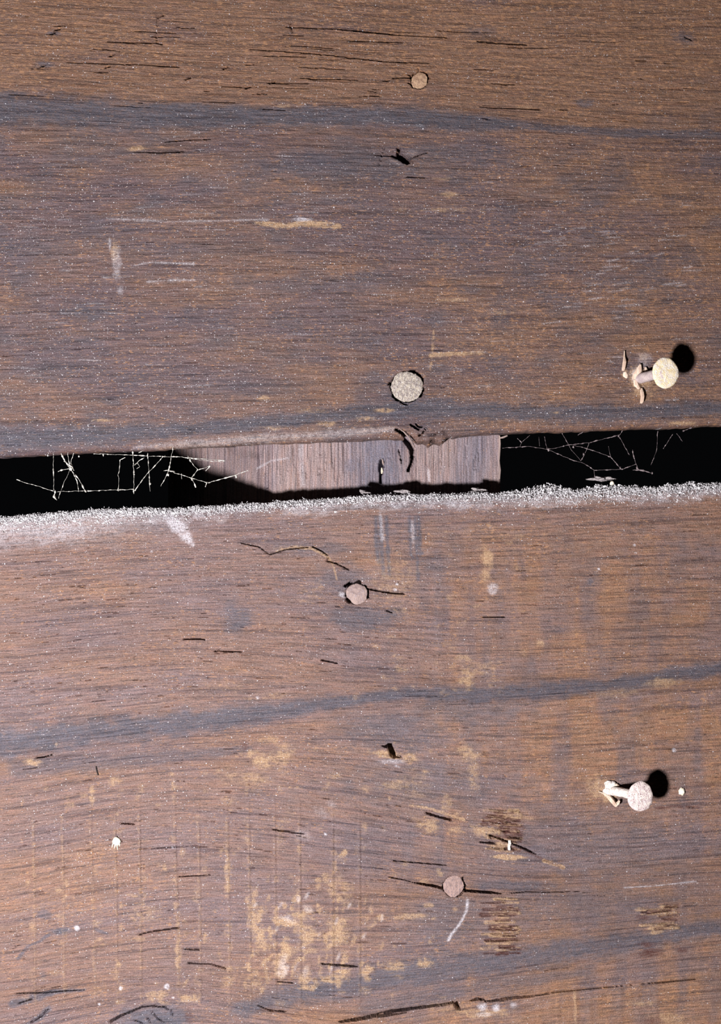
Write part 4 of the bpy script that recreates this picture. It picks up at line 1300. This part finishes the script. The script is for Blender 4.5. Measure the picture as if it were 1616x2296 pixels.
LEFT = [
    ([(40, 275), (90, 292), (145, 308), (280, 350)], 1.2, 1.1), ([(275, 95), (278, 345)], 1.1, 1.1), ([(285, 352), (480, 348), (640, 342), (800, 338)], 1.1, 1.1),
    ([(290, 345), (283, 385), (302, 408)], 2.0, 1.0), ([(305, 222), (340, 210), (385, 200)], 2.4, 0.7), ([(326, 95), (350, 150), (385, 205), (440, 270), (490, 355)], 1.9, 0.9),
    ([(370, 90), (378, 150), (385, 205)], 1.9, 0.9), ([(408, 95), (388, 165), (410, 215)], 1.7, 0.9), ([(346, 150), (372, 175), (400, 190)], 1.6, 0.9), ([(385, 215), (345, 300), (315, 395)], 0.9, 0.9), ([(395, 215), (430, 280), (440, 355)], 1.1, 0.9),
    ([(745, 130), (710, 145), (705, 220), (696, 240), (705, 262), (700, 350)], 1.1, 1.0), ([(795, 85), (800, 240), (800, 365)], 1.5, 1.1), ([(800, 180), (830, 150), (865, 130)], 1.4, 1.0), ([(820, 165), (838, 190), (820, 205)], 1.1, 1.0),
    ([(1000, 115), (900, 220), (830, 310), (805, 345)], 1.3, 1.0), ([(890, 100), (900, 240), (905, 350)], 1.0, 1.2), ([(1057, 60), (1030, 215), (975, 318)], 1.7, 0.9), ([(540, 106), (740, 112), (900, 120), (1110, 128), (1390, 152)], 1.2, 1.0),
    ([(1110, 125), (1250, 150), (1390, 160)], 1.0, 1.0), ([(1150, 118), (1165, 150), (1215, 210), (1175, 262), (1205, 325)], 1.7, 0.9), ([(1215, 212), (1255, 200), (1305, 178)], 1.0, 1.0), ([(1268, 218), (1300, 184)], 1.9, 0.7),
    ([(1030, 215), (1110, 245), (1175, 265), (1270, 292)], 1.2, 1.0), ([(1285, 295), (1370, 270), (1460, 245), (1545, 215)], 1.7, 0.9), ([(1265, 322), (1276, 292)], 1.2, 0.8), ([(1108, 235), (1110, 270)], 1.4, 0.8),
    ([(830, 100), (870, 82)], 1.5, 0.9), ([(990, 218), (1030, 212), (1070, 222)], 1.2, 0.9)]
cobweb('bright dusty cobweb hanging in the gap at the left of the stud', 0.3465, 20, 980, LEFT, M['web'], 20, 200,
       ((288, 388, 3.2), (800, 240, 3), (388, 205, 5.5), (1165, 148, 4), (1465, 255, 3.6), (1022, 240, 4), (1180, 270, 4), (905, 300, 3), (600, 112, 3.2), (442, 122, 2.6), (240, 115, 2.6), (890, 115, 2.8)))
RIGHT = [
    ([(95, 275), (230, 265), (300, 262), (440, 285), (600, 250), (740, 235), (960, 180)], 1.2, 1.1), ([(210, 205), (240, 235), (225, 265)], 1.3, 1.0), ([(240, 235), (300, 180)], 0.9, 1.0), ([(365, 190), (370, 262)], 0.9, 1.1), ([(410, 190), (430, 285)], 0.9, 1.0),
    ([(540, 165), (610, 290), (680, 370)], 1.1, 1.0), ([(745, 235), (710, 320), (680, 370)], 1.7, 0.9), ([(440, 290), (620, 365), (690, 385), (780, 440), (980, 435), (1090, 395)], 1.3, 1.1), ([(620, 250), (775, 295), (900, 340), (980, 430)], 1.3, 1.0), ([(885, 260), (900, 340)], 0.9, 1.0),
    ([(990, 140), (960, 185), (1020, 290), (1045, 325)], 1.1, 1.1), ([(1060, 290), (1085, 380), (1110, 435), (1210, 462)], 1.5, 1.0), ([(1250, 150), (1245, 300), (1200, 400)], 0.8, 0.9), ([(1370, 170), (1300, 280)], 0.8, 0.9), ([(1395, 165), (1440, 225)], 1.6, 0.8),
    ([(660, 180), (700, 150)], 1.4, 0.9), ([(1070, 438), (1150, 440)], 1.4, 1.0), ([(780, 440), (785, 490)], 1.2, 1.0), ([(1440, 150), (1475, 135), (1510, 120)], 2.2, 1.0)]
cobweb('dim thin cobweb stretched across the gap at the right of the stud', 0.3032, 1100, 920, RIGHT, M['web_dim'], 30, 300,
       ((440, 285, 4), (625, 265, 3.6), (960, 185, 2.8), (1100, 425, 4), (1212, 462, 3.2), (700, 320, 3), (975, 425, 3.2)))
